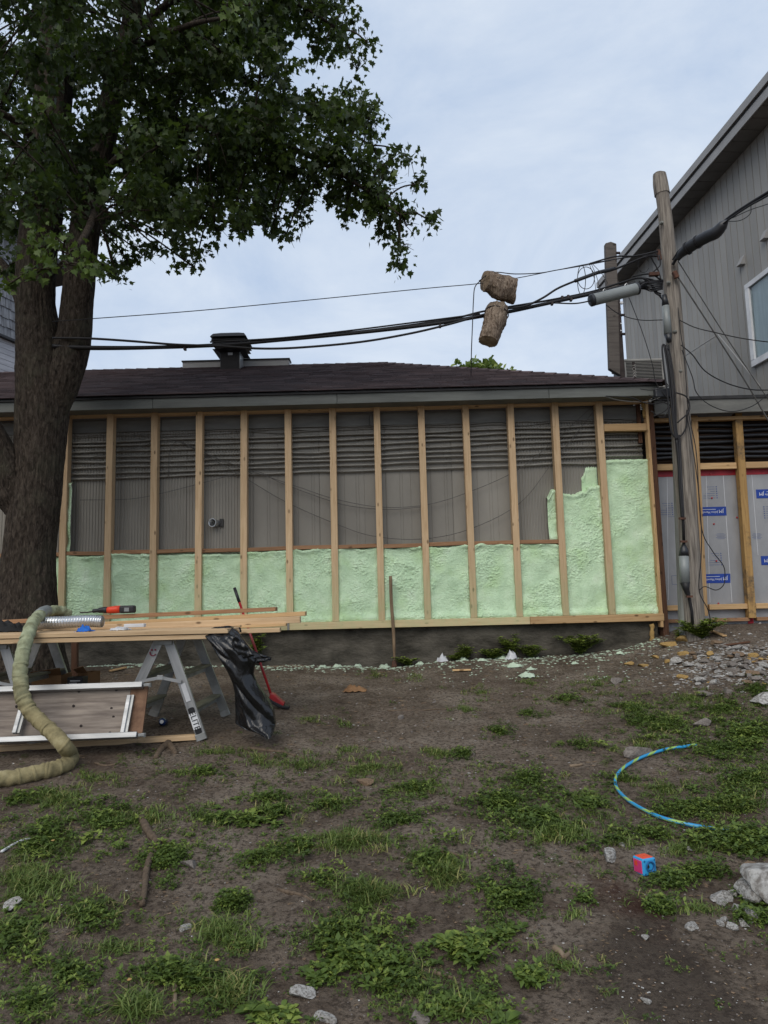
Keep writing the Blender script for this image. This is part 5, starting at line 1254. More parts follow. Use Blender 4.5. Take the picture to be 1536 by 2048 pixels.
# black rubbish bag hung on the corner of the stack
def bag():
    T = thing('rubbish_bag', G(510, 1466), 'shiny black plastic rubbish bag hanging off the corner of lumber stack', 'rubbish bag')
    rowsA = [(1254, 428, 462, 5.95), (1262, 408, 472, 5.84), (1272, 405, 478, 5.78), (1285, 413, 488, 5.74), (1298, 423, 498, 5.72), (1310, 431, 508, 5.72), (1322, 439, 512, 5.72), (1335, 447, 507, 5.73), (1350, 456, 505, 5.75), (1368, 464, 512, 5.77), (1385, 467, 524, 5.78), (1402, 467, 536, 5.78), (1420, 467, 545, 5.78), (1438, 466, 548, 5.78), (1450, 465, 549, 5.77), (1460, 482, 548, 5.74), (1468, 514, 546, 5.71), (1476, 531, 541, 5.69)]
    nu = 90; rows = []
    ys = np.array([r[0] for r in rowsA], float); yy = np.linspace(ys[0], ys[-1], 120)
    l = np.interp(yy, ys, [r[1] for r in rowsA]); r_ = np.interp(yy, ys, [r[2] for r in rowsA]); Yd = np.interp(yy, ys, [r[3] for r in rowsA])
    V = []
    for i, y in enumerate(yy):
        a, b = H(l[i], y, Yd[i]), H(r_[i], y, Yd[i]); cx, hw = (a.x+b.x)/2, (b.x-a.x)/2; dep = min(.15, .5*hw+.02)
        th = np.linspace(0, 2*np.pi, nu, endpoint=False); ct, st = np.cos(th), np.sin(th)
        s = i/len(yy)
        # diagonal folds running from the upper left to the lower right
        ph = (ct*2.2-s*5.5); w = .040*np.abs(pnoise(ph*.62, s*1.3, 1.2+st*.2))+.010*pnoise(ct*1.5+7, s*6, st*1.5)+.07*np.maximum(0, pnoise(ph*.42, s*.7, 4.4))
        x = cx+ct*hw*(1-.0*w); yv = Yd[i]+dep+st*(dep)-w*1.8*(st < .3)
        z = a.z+(b.z-a.z)*(ct+1)/2+.006*pnoise(ct*4, s*10, 5)
        V.append(np.stack([x, yv, z], -1))
    V = np.array(V); n = len(yy)
    V[..., 2] = np.maximum(V[..., 2], ground_z(V[..., 0], V[..., 1])+.004)
    F = []
    k = np.arange(nu)
    for i in range(n-1): F.append(np.stack([i*nu+k, (i+1)*nu+k, (i+1)*nu+(k+1) % nu, i*nu+(k+1) % nu], -1))
    np_mesh('bag_film', V.reshape(-1, 3), np.concatenate(F), 'bag_black', T, True)
    # gathered corner pulled out to the right and the open lip on the stack
    def flap(name, pts, Y0, Y1, seed):
        P = [H(x, y, Y0) for x, y in pts]; m = 14; top = crom(P[:3], m//2); bot = crom(P[3:], m//2); nn = min(len(top), len(bot)); V = []
        for i in range(nn):
            for j in range(9):
                q = top[i].lerp(bot[i], j/8); q.y += (Y1-Y0)*i/nn+.025*mnoise.noise(Vector((i*.35, j*.7, seed))); V.append(q)
        o = grid_mesh(name, [tuple(v) for v in V], 9, nn, 'bag_black', T); s = o.modifiers.new('s', 'SOLIDIFY'); s.thickness = .002
    flap('bag_corner', [(492, 1296), (515, 1306), (541, 1317), (500, 1328), (520, 1326), (539, 1322)], 5.74, 5.80, 2.0)
    flap('bag_lip', [(424, 1262), (445, 1253), (470, 1258), (424, 1268), (445, 1266), (472, 1268)], 5.90, 6.15, 6.0)
    flap('bag_fold', [(470, 1268), (490, 1290), (508, 1312), (462, 1285), (470, 1305), (482, 1318)], 5.70, 5.72, 9.0)
bag()
# red broom leaning on the pile
BR = thing('red_broom', G(560, 1420), 'red handled broom with black bristles leaning on the lumber behind bag', 'broom')
bt = G(558, 1418)
h0, h1 = H(543, 1392, bt.y-.02), H(469, 1176, bt.y+.32)
cut = h0.lerp(h1, .86)
MB().tube([h0, cut], .0125, 10).build('handle', 'red_paint', BR, smooth=True)
MB().tube([cut, h1], .016, 10).build('grip', 'black_plastic', BR, smooth=True)
hd = [H(540, 1386, bt.y-.04), H(547, 1388, bt.y-.04), H(568, 1407, bt.y-.04), H(566, 1413, bt.y-.04), H(545, 1403, bt.y-.04), H(538, 1397, bt.y-.04)]
MB().prism(hd, (.0, .09, 0)).build('broom_head', 'red_paint', BR, bevel=.008, seg=2)
bz = [H(538, 1396, bt.y-.045), H(546, 1402, bt.y-.045), H(566, 1412, bt.y-.045), H(578, 1413, bt.y-.045), H(577, 1419, bt.y-.045), H(558, 1416, bt.y-.045), H(540, 1406, bt.y-.045)]
MB().prism(bz, (.0, .10, 0)).build('bristles', 'black_plastic', BR, bevel=.006)
# wooden shovel handle stuck against the sill
sb = G(789, 1328, -.03); st_ = H(781, 1152, 9.44)
SH = thing('wooden_stake', sb, 'long wooden tool handle propped upright against the foam wall', 'handle')
MB().tube(crom([sb, sb.lerp(st_, .35)+Vector((.008, 0, 0)), sb.lerp(st_, .7)+Vector((-.004, 0, 0)), st_], 6), [.016]*4+[.022]*15, 10).build('shaft', 'handle_wood', SH, smooth=True)
MB().tube([sb, sb.lerp(st_, .10)], [.045, .026], 10).build('socket', 'rust', SH, smooth=True)
# ================================================================== TOY CUBE AND GARDEN HOSE
q = G(1288, 1744); cs = .080
TC = thing('toy_cube', q, 'blue plastic toy cube with orange top lying on the bare dirt', 'toy')
Mt = Matrix.Translation(q+Vector((.005, .0, cs/2-.006))) @ Matrix.Rotation(math.radians(20), 4, 'Z') @ Matrix.Rotation(math.radians(-3), 4, 'X')
def local(mb, name, mat, parent=TC, M=Mt, bevel=0, seg=1, smooth=False):
    me = bpy.data.meshes.new(name); me.from_pydata(mb.v, [], mb.f); return link(name, me, mat, parent, smooth, bevel, seg, M)
local(MB().box((0, 0, 0), (cs, cs, cs)), 'cube_body', 'blue_plastic', bevel=.009, seg=3)
local(MB().box((0, 0, cs/2), (cs*.78, cs*.78, .006)), 'top_panel', 'orange_toy', bevel=.002)
local(MB().box((-cs/2, 0, 0), (.006, cs*.76, cs*.76)), 'side_panel', 'pink_toy', bevel=.002)
local(MB().box((-cs/2-.003, .009, .013), (.003, .020, .022)), 'side_picture', 'orange_toy')
Rx = Matrix.Rotation(math.pi/2, 4, 'X')
ring = MB().lathe([(.015, 0), (.027, 0), (.027, .004), (.023, .006), (.017, -.005), (.015, -.005), (.0001, -.004)], Matrix.Translation((.002, -cs/2, .002)) @ Rx, 28, False); local(ring, 'round_socket', 'blue_dark')
local(MB().lathe([(.0001, .003), (.007, .003), (.009, 0)], Matrix.Translation((-.012, -cs/2-.001, .004)) @ Rx, 10, False), 'socket_pin', 'black_plastic')
for sx_ in (-1, 1):
    for sz_ in (-1, 1):
        local(MB().lathe([(.0001, .002), (.004, .002), (.005, 0)], Matrix.Translation((sx_*cs*.38, -cs/2-.0005, sz_*cs*.38)) @ Rx, 8, False), 'corner_screw', 'blue_dark')
def garden_hose():
    pl = [(1392, 1494), (1370, 1498), (1335, 1503), (1295, 1515), (1262, 1531), (1240, 1548), (1231, 1566), (1236, 1585), (1255, 1605), (1285, 1624), (1325, 1642), (1370, 1654), (1420, 1663), (1462, 1668)]
    P = crom([G(x, y, .018) for x, y in pl], 14); seg = 12; mb = MB().tube(P, .0108, seg)
    o = mb.build('garden_hose', None, None, smooth=True, label='blue and green striped garden hose curving through the weeds', cat='hose')
    L_ = [0]
    for a, b in zip(P[:-1], P[1:]): L_.append(L_[-1]+(b-a).length)
    T = [L_[i]*5.0+k/seg for i in range(len(P)) for k in range(seg)]
    at = o.data.attributes.new('tint', 'FLOAT', 'POINT'); at.data.foreach_set('value', np.array(T, np.float32)); o.data.materials.clear(); o.data.materials.append(MATS['striped_hose'])
garden_hose()
# ================================================================== STONES, SCRAPS, ROOTS
def rock_mesh(seed, flat=.7, n=2):
    bm = bmesh.new(); bmesh.ops.create_icosphere(bm, subdivisions=n, radius=1.0); g = random.Random(seed)
    cuts = [(Vector((g.gauss(0, 1), g.gauss(0, 1), g.gauss(0, 1))).normalized(), g.uniform(.35, .72)) for _ in range(9)]
    for v in bm.verts:
        p = v.co.copy()
        for nrm, d in cuts:
            e = p.dot(nrm)-d
            if e > 0: p -= nrm*e*.97
        p *= 1+.07*mnoise.noise(p*3.3+Vector((seed, 0, 0)))
        p.z *= flat; v.co = p
    me = bpy.data.meshes.new('rock'); bm.to_mesh(me); bm.free(); return me
ROCKS = [rock_mesh(s, .6+.05*(s % 5), 3) for s in range(8)]
def rock(px, py, w, mat, label, group=None, i=None, lift=.0, hgt=1.0, name='stone', cat='stone'):
    p = G(px, py); d = (p-CP).dot(FW); r = w/2*d/FPX*1.45; i = random.randrange(8) if i is None else i
    me = ROCKS[i].copy(); me.materials.clear()
    M = Matrix.Translation(p+Vector((0, 0, r*.28*hgt+lift))) @ Matrix.Rotation(random.uniform(0, 6.28), 4, 'Z') @ Matrix.Diagonal((r*random.uniform(.92, 1.1), r*random.uniform(.75, 1.0), r*hgt, 1))
    return link(name, me, mat, None, matrix=M, label=label, cat=cat, group=group)
for a in ((1221, 1716, 36, 'stone_white', 'pale flat stone left of the blue toy cube', 1), (605, 1992, 38, 'stone_white', 'white angular stone near bottom edge beside broad leaves', 4), (652, 2040, 34, 'stone_white', 'white stone at the very bottom edge right of broad leaves', 1),
          (840, 2044, 34, 'stone_grey', 'tan stone cut by the bottom edge of the picture', 3), (1384, 1856, 26, 'stone_white', 'flat white stone on the dark dirt at lower right', 5), (28, 1815, 42, 'stone_white', 'flat pale stone in the grass at left edge', 6),
          (1442, 1800, 36, 'stone_white', 'lone knobbly white stone left of the big concrete lump', 0), (1408, 1392, 24, 'stone_grey', 'rounded grey stone in weeds below the rubble', 7), (1232, 1367, 22, 'stone_grey', 'smooth oval grey stone on dirt left of the rubble', 2),
          (1402, 1452, 30, 'stone_grey', 'pale stone half buried in weeds above the hose', 4), (1455, 1385, 18, 'stone_grey', 'small round stone in weeds under rubble', 3), (802, 1437, 15, 'stone_grey', 'small grey stone on the bare dirt in mid yard', 1),
          (728, 1567, 30, 'stone_brown', 'brown stone in the grass in mid yard', 5), (1350, 1326, 26, 'stone_white', 'white pitted chunk left of the rubble heap', 6), (1530, 1408, 50, 'stone_white', 'pale slab in weeds at right edge under rubble', 0),
          (380, 1733, 32, 'stone_grey', 'grey flat stone beside the exposed root', 6), (371, 1859, 20, 'stone_white', 'small pale stone on dirt at lower left', 3), (1291, 1878, 16, 'stone_white', 'small white pebble on dark dirt right of centre', 2),
          (1292, 2004, 18, 'stone_white', 'white pebble near bottom edge right of centre', 4), (1258, 1330, 14, 'yellow_foam', 'orange foam lump on dirt before the foundation', 4), (1275, 1512, 44, 'stone_grey', 'flat grey stone just above the striped hose', 1), (1380, 1700, 13, 'stone_white', 'white chip in weeds right of toy cube', 0), (1243, 1692, 14, 'stone_white', 'small white chip above pale flat stone', 7)):
    rock(a[0], a[1], a[2], a[3], a[4], None, a[5], hgt=.75)
# big concrete lump at the right edge
p = G(1540, 1790); M = Matrix.Translation(p+Vector((.05, 0, .05)))
me = rock_mesh(31, .8, 4); link('concrete_lump', me, 'stone_white', matrix=M @ Matrix.Rotation(.5, 4, 'Z') @ Matrix.Diagonal((.22, .15, .21, 1)), label='large broken concrete lump at the right edge of yard', cat='rubble')
rock(1502, 1800, 52, 'stone_white', 'jagged pale chunk leaning on the left of concrete lump', None, 3, lift=.01)
rock(1500, 1748, 34, 'stone_brown', 'brown stone resting behind the concrete lump', None, 2)
for px, py, w in ((1445, 1806, 24), (1462, 1790, 18), (1476, 1822, 26), (1500, 1838, 34), (1440, 1850, 16), (1464, 1858, 18), (1488, 1852, 20), (1450, 1842, 14)):
    rock(px, py, w, 'stone_white', 'white rubble chip scattered round the large concrete lump', 'rubble chips round the concrete lump')
# rubble heap by the right wall
rsr = random.Random(44)
for k in range(190):
    t = rsr.random(); px = rsr.uniform(1350, 1550); py = 1288+82*rsr.random()**.8
    if rsr.random() > (px-1330)/110: continue
    m = rsr.choice(['stone_white']*4+['stone_grey']*3+['stone_brown', 'yellow_foam'])
    rock(px, py, rsr.uniform(6, 22)*rsr.uniform(.6, 1.15), m, {'stone_white': 'whitish mortar chunk in the rubble heap by the insulated wall', 'stone_grey': 'grey stone in the rubble heap by the insulated wall', 'stone_brown': 'brown stone in the rubble heap by insulated wall', 'yellow_foam': 'orange foam chunk in the rubble heap by insulated wall'}[m], {'stone_white': 'mortar chunks in the rubble heap', 'stone_grey': 'grey stones in the rubble heap', 'stone_brown': 'brown stones in the rubble heap', 'yellow_foam': 'foam chunks in the rubble heap'}[m], lift=rsr.uniform(-.012, .012), hgt=.65)
for px, py, w, i in ((1368, 1283, 30, 2), (1338, 1292, 24, 3), (1312, 1316, 16, 6), (1334, 1324, 16, 1), (1285, 1333, 20, 5)):
    rock(px, py, w, 'yellow_foam', 'orange foam chunk on the dirt between foundation corner and pole', 'foam chunks near the pole', i, hgt=.6, name='foam_chunk', cat='foam chunk')
for i, (a, b) in enumerate((((1424, 1265), (1450, 1275)), ((1440, 1295), (1500, 1287)), ((905, 1344), (942, 1343)), ((220, 1345), (252, 1338)))):
    q0, q1 = G(*a, .02), G(*b, .02)
    board('wood_scrap', q0, q1, .05, .018, 'pine_orange' if i != 1 else 'brown_post', None, label=('short pine scrap lying at foot of the pole weeds', 'dark thin stick lying on the rubble heap', 'small pine scrap on dirt in front of foundation', 'pale pine scrap on ground behind the step ladder')[i], cat='scrap')
# scatter of tiny chips, joined
simple('straw', (.30, .21, .115), (.15, .095, .05), 14, rough=.9, bmp=0)
def chips(name, n, sampler, size, mat, seed, flat=.4, thin=1.0):
    g = np.random.default_rng(seed); V, F = [], []
    base = np.array([(-1, -.6, 0), (.2, -1, 0), (1, .1, 0), (.1, 1, 0), (-.2, 0, 1.)]); f0 = np.array([(0, 1, 4), (1, 2, 4), (2, 3, 4), (3, 0, 4)])
    k = 0
    for _ in range(n):
        q = sampler(g); p = G(q[0], q[1], .001) if len(q) == 2 else Vector((q[0], q[1], gz(q[0], q[1])+.001)); s = size(g)*(p-CP).dot(FW)/FPX
        a = g.uniform(0, 6.28); R = np.array([[math.cos(a), -math.sin(a), 0], [math.sin(a), math.cos(a), 0], [0, 0, 1]])
        b = base*g.uniform(.5, 1.2, size=base.shape)*np.array([s, s*thin, s*flat]); V.append(b @ R.T+np.array(p)); F.append(f0+k); k += 5
    np_mesh(name, np.concatenate(V), np.concatenate(F), mat, None, False, kind='stuff', label={'foam_scrap': 'pale green foam scraps littered along the foundation', 'stone_white': 'small pale grit scattered over dirt', 'stone_brown': 'brown wood chips and dead leaf bits over dirt', 'stone_grey': 'grey pebbles scattered over the dirt', 'straw': 'dry straw and twig bits strewn over the yard'}[mat], cat='debris')
def along_wall(g):
    X = g.uniform(-4.0, 3.6); return X, 9.56-abs(g.normal())*np.interp(X, [-4, -1, 1, 3.6], [.12, .22, .30, .34]), 0
chips('foam_scraps', 1300, along_wall, lambda g: g.uniform(1.2, 5.2), 'foam_scrap', 3)
chips('foam_scraps', 160, lambda g: (g.uniform(800, 1330), g.uniform(1320, 1365)), lambda g: g.uniform(1, 4), 'foam_scrap', 33)
chips('pale_grit', 900, lambda g: (g.uniform(-20, 1556), 1330+abs(g.normal())*330), lambda g: g.uniform(.8, 3.4), 'stone_white', 4)
chips('pale_grit', 240, lambda g: (g.uniform(900, 1556), g.uniform(1640, 2060)), lambda g: g.uniform(1., 4.0), 'stone_white', 14)
chips('pale_grit', 1100, lambda g: (g.normal(1450, 75), g.normal(1326, 28)), lambda g: g.uniform(1., 6), 'stone_white', 15)
chips('brown_litter', 2400, lambda g: (g.uniform(-20, 1556), 1325+g.uniform(0, 1)**1.3*720), lambda g: g.uniform(1.4, 5.5), 'stone_brown', 5, .25)
chips('dry_straw', 2200, lambda g: (g.uniform(-20, 1556), 1330+g.uniform(0, 1)**1.25*715), lambda g: g.uniform(2.5, 9), 'straw', 16, .10, .12)
chips('grey_pebbles', 1600, lambda g: (g.uniform(-20, 1556), 1325+g.uniform(0, 1)**1.2*720), lambda g: g.uniform(1.0, 4.4), 'stone_grey', 6, .5)
# a few foam pieces big enough to tell apart
for i, (px, py, w) in enumerate(((1030, 1334, 30), (1062, 1340, 18), (1055, 1354, 30), (925, 1317, 24), (1005, 1316, 26), (880, 1319, 20), (770, 1318, 22), (675, 1316, 18), (645, 1312, 16), (1150, 1328, 14), (1240, 1308, 16), (840, 1320, 18), (965, 1322, 18), (715, 1322, 16))):
    p = G(px, py); r = w/2*(p-CP).dot(FW)/FPX
    crumple('foam_scrap', (p.x, p.y, p.z+.004), r, r*.8, r*.7, 'foam_scrap', i*1.7+.3, 8, label='pale green foam scrap lying at the foot of foundation', cat='foam scrap', group='foam scraps along the foundation')
for i, (px, py) in enumerate(((885, 1318), (1022, 1318))):
    p = G(px, py); crumple('paper_scrap', (p.x, p.y-.03, p.z+.004), .075, .05, .11, 'paper_white', i*3.1+.7, 9, label=('bluish white paper scrap by the foundation, left one', 'bluish white paper scrap by foundation, right one')[i], cat='paper')
p = G(708, 1382); crumple('torn_paper', (p.x, p.y, p.z+.004), .12, .07, .06, 'cardboard', 4.4, 12, label='torn tan paper lying on the dirt right of bag', cat='paper')
p = G(1060, 1350)
# thin sticks and roots
def stick(pl, r, mat, label, cat='stick', name='stick', lift=.3):
    P = crom([G(x, y) for x, y in pl], 6); n = len(P)
    P = [p+Vector((0, 0, r*lift+.006*mnoise.noise(p*9))) for p in P]
    MB().tube(P, [r*(1-.45*i/n)*(1+.12*mnoise.noise(p*30)) for i, p in enumerate(P)], 9).build(name, mat, None, smooth=True, label=label, cat=cat)
stick([(283, 1640), (297, 1668), (314, 1692), (300, 1722), (292, 1750), (290, 1780), (284, 1815)], .024, 'root', 'bare tree root snaking down through grass at lower left', 'root', 'tree_root', .55)
stick([(330, 1684), (342, 1702), (346, 1718)], .022, 'root', 'short root stub right of the longer root', 'root', 'tree_root', .5)
stick([(337, 1488), (322, 1500), (312, 1517)], .035, 'root', 'forked root end left of the ladder foot', 'root', 'tree_root', .1)
stick([(337, 1488), (347, 1500), (352, 1508)], .03, 'root', 'thick root knob below the ladder foot', 'root', 'tree_root', .1)
stick([(500, 1498), (560, 1505), (590, 1512), (625, 1522)], .014, 'root', 'thin reddish root crossing dirt in front of bag', 'root', 'tree_root')
stick([(776, 1422), (850, 1421), (905, 1417)], .009, 'root', 'long thin twig lying level on the bare dirt')
stick([(870, 1701), (915, 1711), (948, 1720)], .009, 'root', 'thin twig lying in mid yard grass')
stick([(350, 1965), (350, 1990), (349, 2020)], .012, 'log_end', 'pale stick pointing at viewer at lower left')
stick([(1108, 1898), (1122, 1908), (1128, 1918)], .014, 'log_end', 'left arm of a small forked pale twig')
stick([(1128, 1918), (1142, 1903)], .011, 'log_end', 'right arm of a small forked pale twig')
stick([(1140, 1534), (1165, 1531)], .013, 'log_end', 'short pale stick left of the striped hose')
stick([(190, 1527), (210, 1532), (232, 1530)], .011, 'root', 'bent twig on dirt right of wrapped hose')
stick([(868, 1944), (905, 1957)], .009, 'log_end', 'small pale twig near bottom centre')
stick([(556, 1780), (600, 1790), (625, 1803)], .010, 'root', 'dark curved twig left of the long grass')
stick([(640, 1250), (600, 1300), (545, 1322)][1:]+[(530, 1330)], .01, 'log_end', 'dry weed stem lying behind the bag')
stick([(3, 1707), (30, 1690), (60, 1681), (112, 1677)], .008, 'white_paint', 'thin white plastic strip curving in grass at left edge', 'strip', 'plastic_strip', 1.0)
# ================================================================== GRASS AND WEEDS
def tmpl_grass(g, n=14, L=.062, w=.0034, spread=.03):
    V, F, k = [], [], 0
    for _ in range(n):
        a = g.uniform(0, 6.28); l = L*g.uniform(.45, 1.15); lean = g.uniform(.5, 1.75); o = g.normal(size=2)*spread
        dx, dy = math.cos(a), math.sin(a); px, py = -dy*w, dx*w
        for t, ww in ((0, 1), (.5, .8), (1, .08)):
            r = l*(lean*t*t*.75+.15*t); z = l*t*(1-.50*lean*t)+.004
            V += [(o[0]+dx*r-px*ww, o[1]+dy*r-py*ww, z), (o[0]+dx*r+px*ww, o[1]+dy*r+py*ww, z)]
        F += [(k, k+1, k+3, k+2), (k+2, k+3, k+5, k+4)]; k += 6
    return np.array(V), np.array(F)
def tmpl_weed(g, n=13, R=.050, hgt=.050, s=.0135):
    V, F, k = [], [], 0
    for _ in range(n):
        a = g.uniform(0, 6.28); r = R*math.sqrt(g.uniform(0, 1)); z = hgt*g.uniform(.15, 1)*(1-.5*r/R)
        for q in range(3):      # three toothed leaflets
            b = a+(q-1)*1.0+g.normal()*.25; l = s*g.uniform(.8, 1.5); w = l*.34; tz = g.uniform(-.6, .7)
            c, sn = math.cos(b), math.sin(b); x0, y0 = r*math.cos(a), r*math.sin(a)
            V += [(x0, y0, z), (x0+c*l*.5-sn*w, y0+sn*l*.5+c*w, z+l*tz*.3+.003), (x0+c*l*1.1, y0+sn*l*1.1, z+l*tz), (x0+c*l*.5+sn*w, y0+sn*l*.5-c*w, z+l*tz*.3+.003)]
            F += [(k, k+1, k+2, k+3)]; k += 4
    return np.array(V), np.array(F)
def tmpl_rosette(g, n=10, L=.062, w=.24):
    V, F, k = [], [], 0
    for i in range(n):
        a = i*2.4+g.normal()*.2; l = L*g.uniform(.6, 1.15); up = g.uniform(.25, 1.0); c, s = math.cos(a), math.sin(a)
        for t, ww in ((.12, .15), (.45, 1), (.75, .85), (1, .05)):
            r = l*t; z = l*(up*t-.65*t*t*up)+.004; W = l*w*ww
            V += [(c*r-s*W, s*r+c*W, z+.25*W), (c*r, s*r, z), (c*r+s*W, s*r-c*W, z+.25*W)]
        for j in range(3):
            b = k+j*3; F += [(b, b+1, b+4, b+3), (b+1, b+2, b+5, b+4)]
        k += 12
    return np.array(V), np.array(F)
gt = np.random.default_rng(11)
TG = [tmpl_grass(gt, 12) for _ in range(5)]; TGL = [tmpl_grass(gt, 18, .12, .0048, .04) for _ in range(4)]
TW = [tmpl_weed(gt) for _ in range(5)]; TWB = [tmpl_weed(gt, 14, .05, .06, .019) for _ in range(4)]; TR = [tmpl_rosette(gt) for _ in range(4)]
class Veg:
    def __init__(s): s.V, s.F, s.T, s.k = [], [], [], 0
    def add(s, tm, p, sc, tint, g):
        v, f = tm; a = g.uniform(0, 6.28); c, sn = math.cos(a), math.sin(a)
        w = np.stack([v[:, 0]*c-v[:, 1]*sn, v[:, 0]*sn+v[:, 1]*c, v[:, 2]], -1)*sc+np.array(p); s.V.append(w); s.F.append(f+s.k); s.k += len(v); lf = 4 if len(f) and len(v) == 4*len(f) else 6; s.T.append(tint+np.repeat(g.normal(size=len(v)//lf+1)*.17, lf)[:len(v)])
    def build(s, name, mat, parent=None, **k): return np_mesh(name, np.concatenate(s.V), np.concatenate(s.F), mat, parent, False, tint=np.clip(np.concatenate(s.T), 0, 1), **k)
VG, VW = Veg(), Veg(); gv = np.random.default_rng(77)
# (px, py, rx, ry, amount, kind) kinds: g grass, l long grass, w weeds, b big weeds, r rosettes, m mixed
PATCH = [(600, 1530, 100, 26, 60, 'g'), (540, 1595, 70, 20, 40, 'm'), (520, 1525, 60, 18, 30, 'g'), (740, 1535, 100, 30, 80, 'g'), (830, 1578, 85, 26, 80, 'm'), (700, 1682, 70, 22, 80, 'l'), (560, 1622, 50, 16, 30, 'm'), (735, 1785, 70, 26, 70, 'l'),
 (1010, 1600, 90, 40, 110, 'w'), (1080, 1640, 100, 40, 130, 'm'), (1050, 1560, 60, 22, 50, 'w'), (1180, 1610, 80, 40, 90, 'm'), (1110, 1670, 70, 20, 60, 'l'), (860, 1725, 55, 40, 50, 'm'), (890, 1745, 35, 25, 40, 'l'), (1025, 1800, 65, 55, 100, 'w'), (690, 1870, 110, 45, 80, 'm'), (720, 1925, 90, 45, 40, 'b'), (660, 1900, 50, 40, 12, 'r'), (880, 1895, 60, 35, 16, 'r'), (930, 1905, 30, 20, 20, 'b'), (800, 1960, 60, 40, 50, 'm'), (960, 2015, 70, 35, 16, 'r'), (900, 2020, 90, 30, 50, 'm'), (545, 2030, 75, 30, 20, 'r'), (630, 1960, 40, 25, 9, 'r'), (450, 1985, 55, 28, 30, 'l'),
 (330, 1715, 55, 40, 90, 'w'), (300, 1640, 60, 25, 50, 'g'), (210, 1640, 120, 40, 110, 'm'), (90, 1690, 100, 50, 120, 'm'), (60, 1770, 90, 50, 110, 'l'), (170, 1825, 70, 40, 60, 'm'), (40, 1870, 70, 60, 70, 'm'), (120, 1600, 45, 20, 60, 'l'), (40, 1600, 60, 20, 30, 'm'), (340, 1950, 80, 35, 60, 'm'), (390, 1965, 30, 20, 40, 'w'), (465, 1808, 30, 14, 40, 'w'), (480, 1890, 60, 18, 30, 'g'), (440, 1865, 50, 18, 30, 'l'), (530, 1715, 50, 30, 40, 'm'), (400, 1545, 80, 22, 40, 'm'), (430, 1505, 70, 14, 40, 'g'), (200, 1560, 60, 12, 20, 'g'), (420, 1640, 70, 30, 40, 'm'), (150, 1950, 50, 30, 24, 'w'), (60, 2010, 60, 30, 24, 'm'), (270, 2020, 50, 26, 26, 'l'), (500, 1640, 60, 20, 30, 'r'), (230, 1900, 50, 20, 16, 'g'), (600, 1700, 40, 20, 30, 'm'), (660, 1610, 60, 20, 40, 'm'), (790, 1640, 70, 25, 50, 'w'), (640, 1760, 40, 20, 22, 'w'),
 (1190, 1370, 60, 20, 60, 'g'), (1260, 1415, 90, 28, 110, 'm'), (1330, 1455, 110, 35, 150, 'm'), (1450, 1420, 100, 30, 140, 'm'), (1510, 1380, 50, 25, 60, 'w'), (1440, 1500, 120, 30, 150, 'w'), (1500, 1560, 90, 45, 150, 'm'), (1470, 1610, 90, 35, 130, 'm'), (1380, 1620, 90, 22, 90, 'w'), (1330, 1580, 70, 25, 40, 'g'), (1250, 1560, 50, 20, 20, 'm'), (1450, 1680, 90, 30, 90, 'm'), (1510, 1690, 60, 30, 60, 'b'), (1340, 1765, 45, 18, 40, 'w'), (1400, 1745, 60, 18, 36, 'w'), (1320, 1815, 26, 20, 22, 'w'), (1400, 1820, 40, 14, 16, 'g'), (1280, 1490, 60, 16, 30, 'g'), (1160, 1490, 60, 14, 26, 'm'), (1230, 1690, 60, 20, 30, 'm'), (1300, 1670, 60, 16, 30, 'w'), (1360, 1700, 50, 16, 30, 'g'), (1510, 1800, 20, 20, 16, 'b'), (1510, 1840, 40, 14, 26, 'w'), (1500, 1470, 60, 30, 90, 'b'),
 (1000, 1465, 26, 14, 26, 'w'), (870, 1506, 34, 10, 30, 'g'), (925, 1508, 26, 10, 24, 'w'), (960, 1385, 60, 14, 26, 'g'), (1060, 1368, 40, 14, 26, 'g'), (1060, 1430, 30, 12, 20, 'w'), (750, 1350, 30, 14, 22, 'g'), (830, 1355, 40, 10, 18, 'g'), (620, 1440, 30, 10, 14, 'g'), (930, 1420, 40, 14, 26, 'g'), (1130, 1400, 60, 20, 40, 'm'), (690, 1450, 50, 10, 12, 'g'), (700, 1500, 60, 10, 16, 'g'), (1120, 1935, 50, 30, 14, 'g'), (1060, 1960, 40, 20, 12, 'b'), (1000, 1870, 40, 20, 14, 'r'), (1170, 1800, 16, 14, 10, 'w'), (1150, 1830, 30, 10, 8, 'g'), (1300, 1440, 60, 20, 50, 'w'), (1380, 1400, 60, 18, 60, 'g')]
def sow(p, kind, sc):
    tint = float(gv.normal(.45, .22))
    if kind == 'm': kind = gv.choice(['g', 'w', 'g', 'w', 'b', 'l', 'r'], p=[.26, .30, .12, .14, .08, .07, .03])
    if kind == 'g': VG.add(TG[gv.integers(5)], p, sc*gv.uniform(.7, 1.2), tint, gv)
    elif kind == 'l': VG.add(TGL[gv.integers(4)], p, sc*gv.uniform(.45, .85), tint, gv)
    elif kind == 'w': VW.add(TW[gv.integers(5)], p, sc*gv.uniform(.8, 1.5), tint, gv)
    elif kind == 'b': VW.add(TWB[gv.integers(4)], p, sc*gv.uniform(.9, 1.5), tint+.1, gv)
    else: VW.add(TR[gv.integers(4)], p, sc*gv.uniform(.6, 1.15), tint+.1, gv)
AVOID = [(1288, 1728, 34, 34), (1221, 1712, 24, 22), (605, 1990, 24, 26), (652, 2040, 22, 20)]
for px, py, rx, ry, n, kind in PATCH:
    for _ in range(int(n*1.35)):
        a, r = gv.uniform(0, 6.28), min(1.6, abs(gv.normal())*.62); x, y = px+rx*r*math.cos(a), py+ry*r*math.sin(a)
        if any(abs(x-q[0]) < q[2] and abs(y-q[1]) < q[3] for q in AVOID): continue
        sow(G(x, y, -.003), kind, gv.uniform(.5, 1.0))
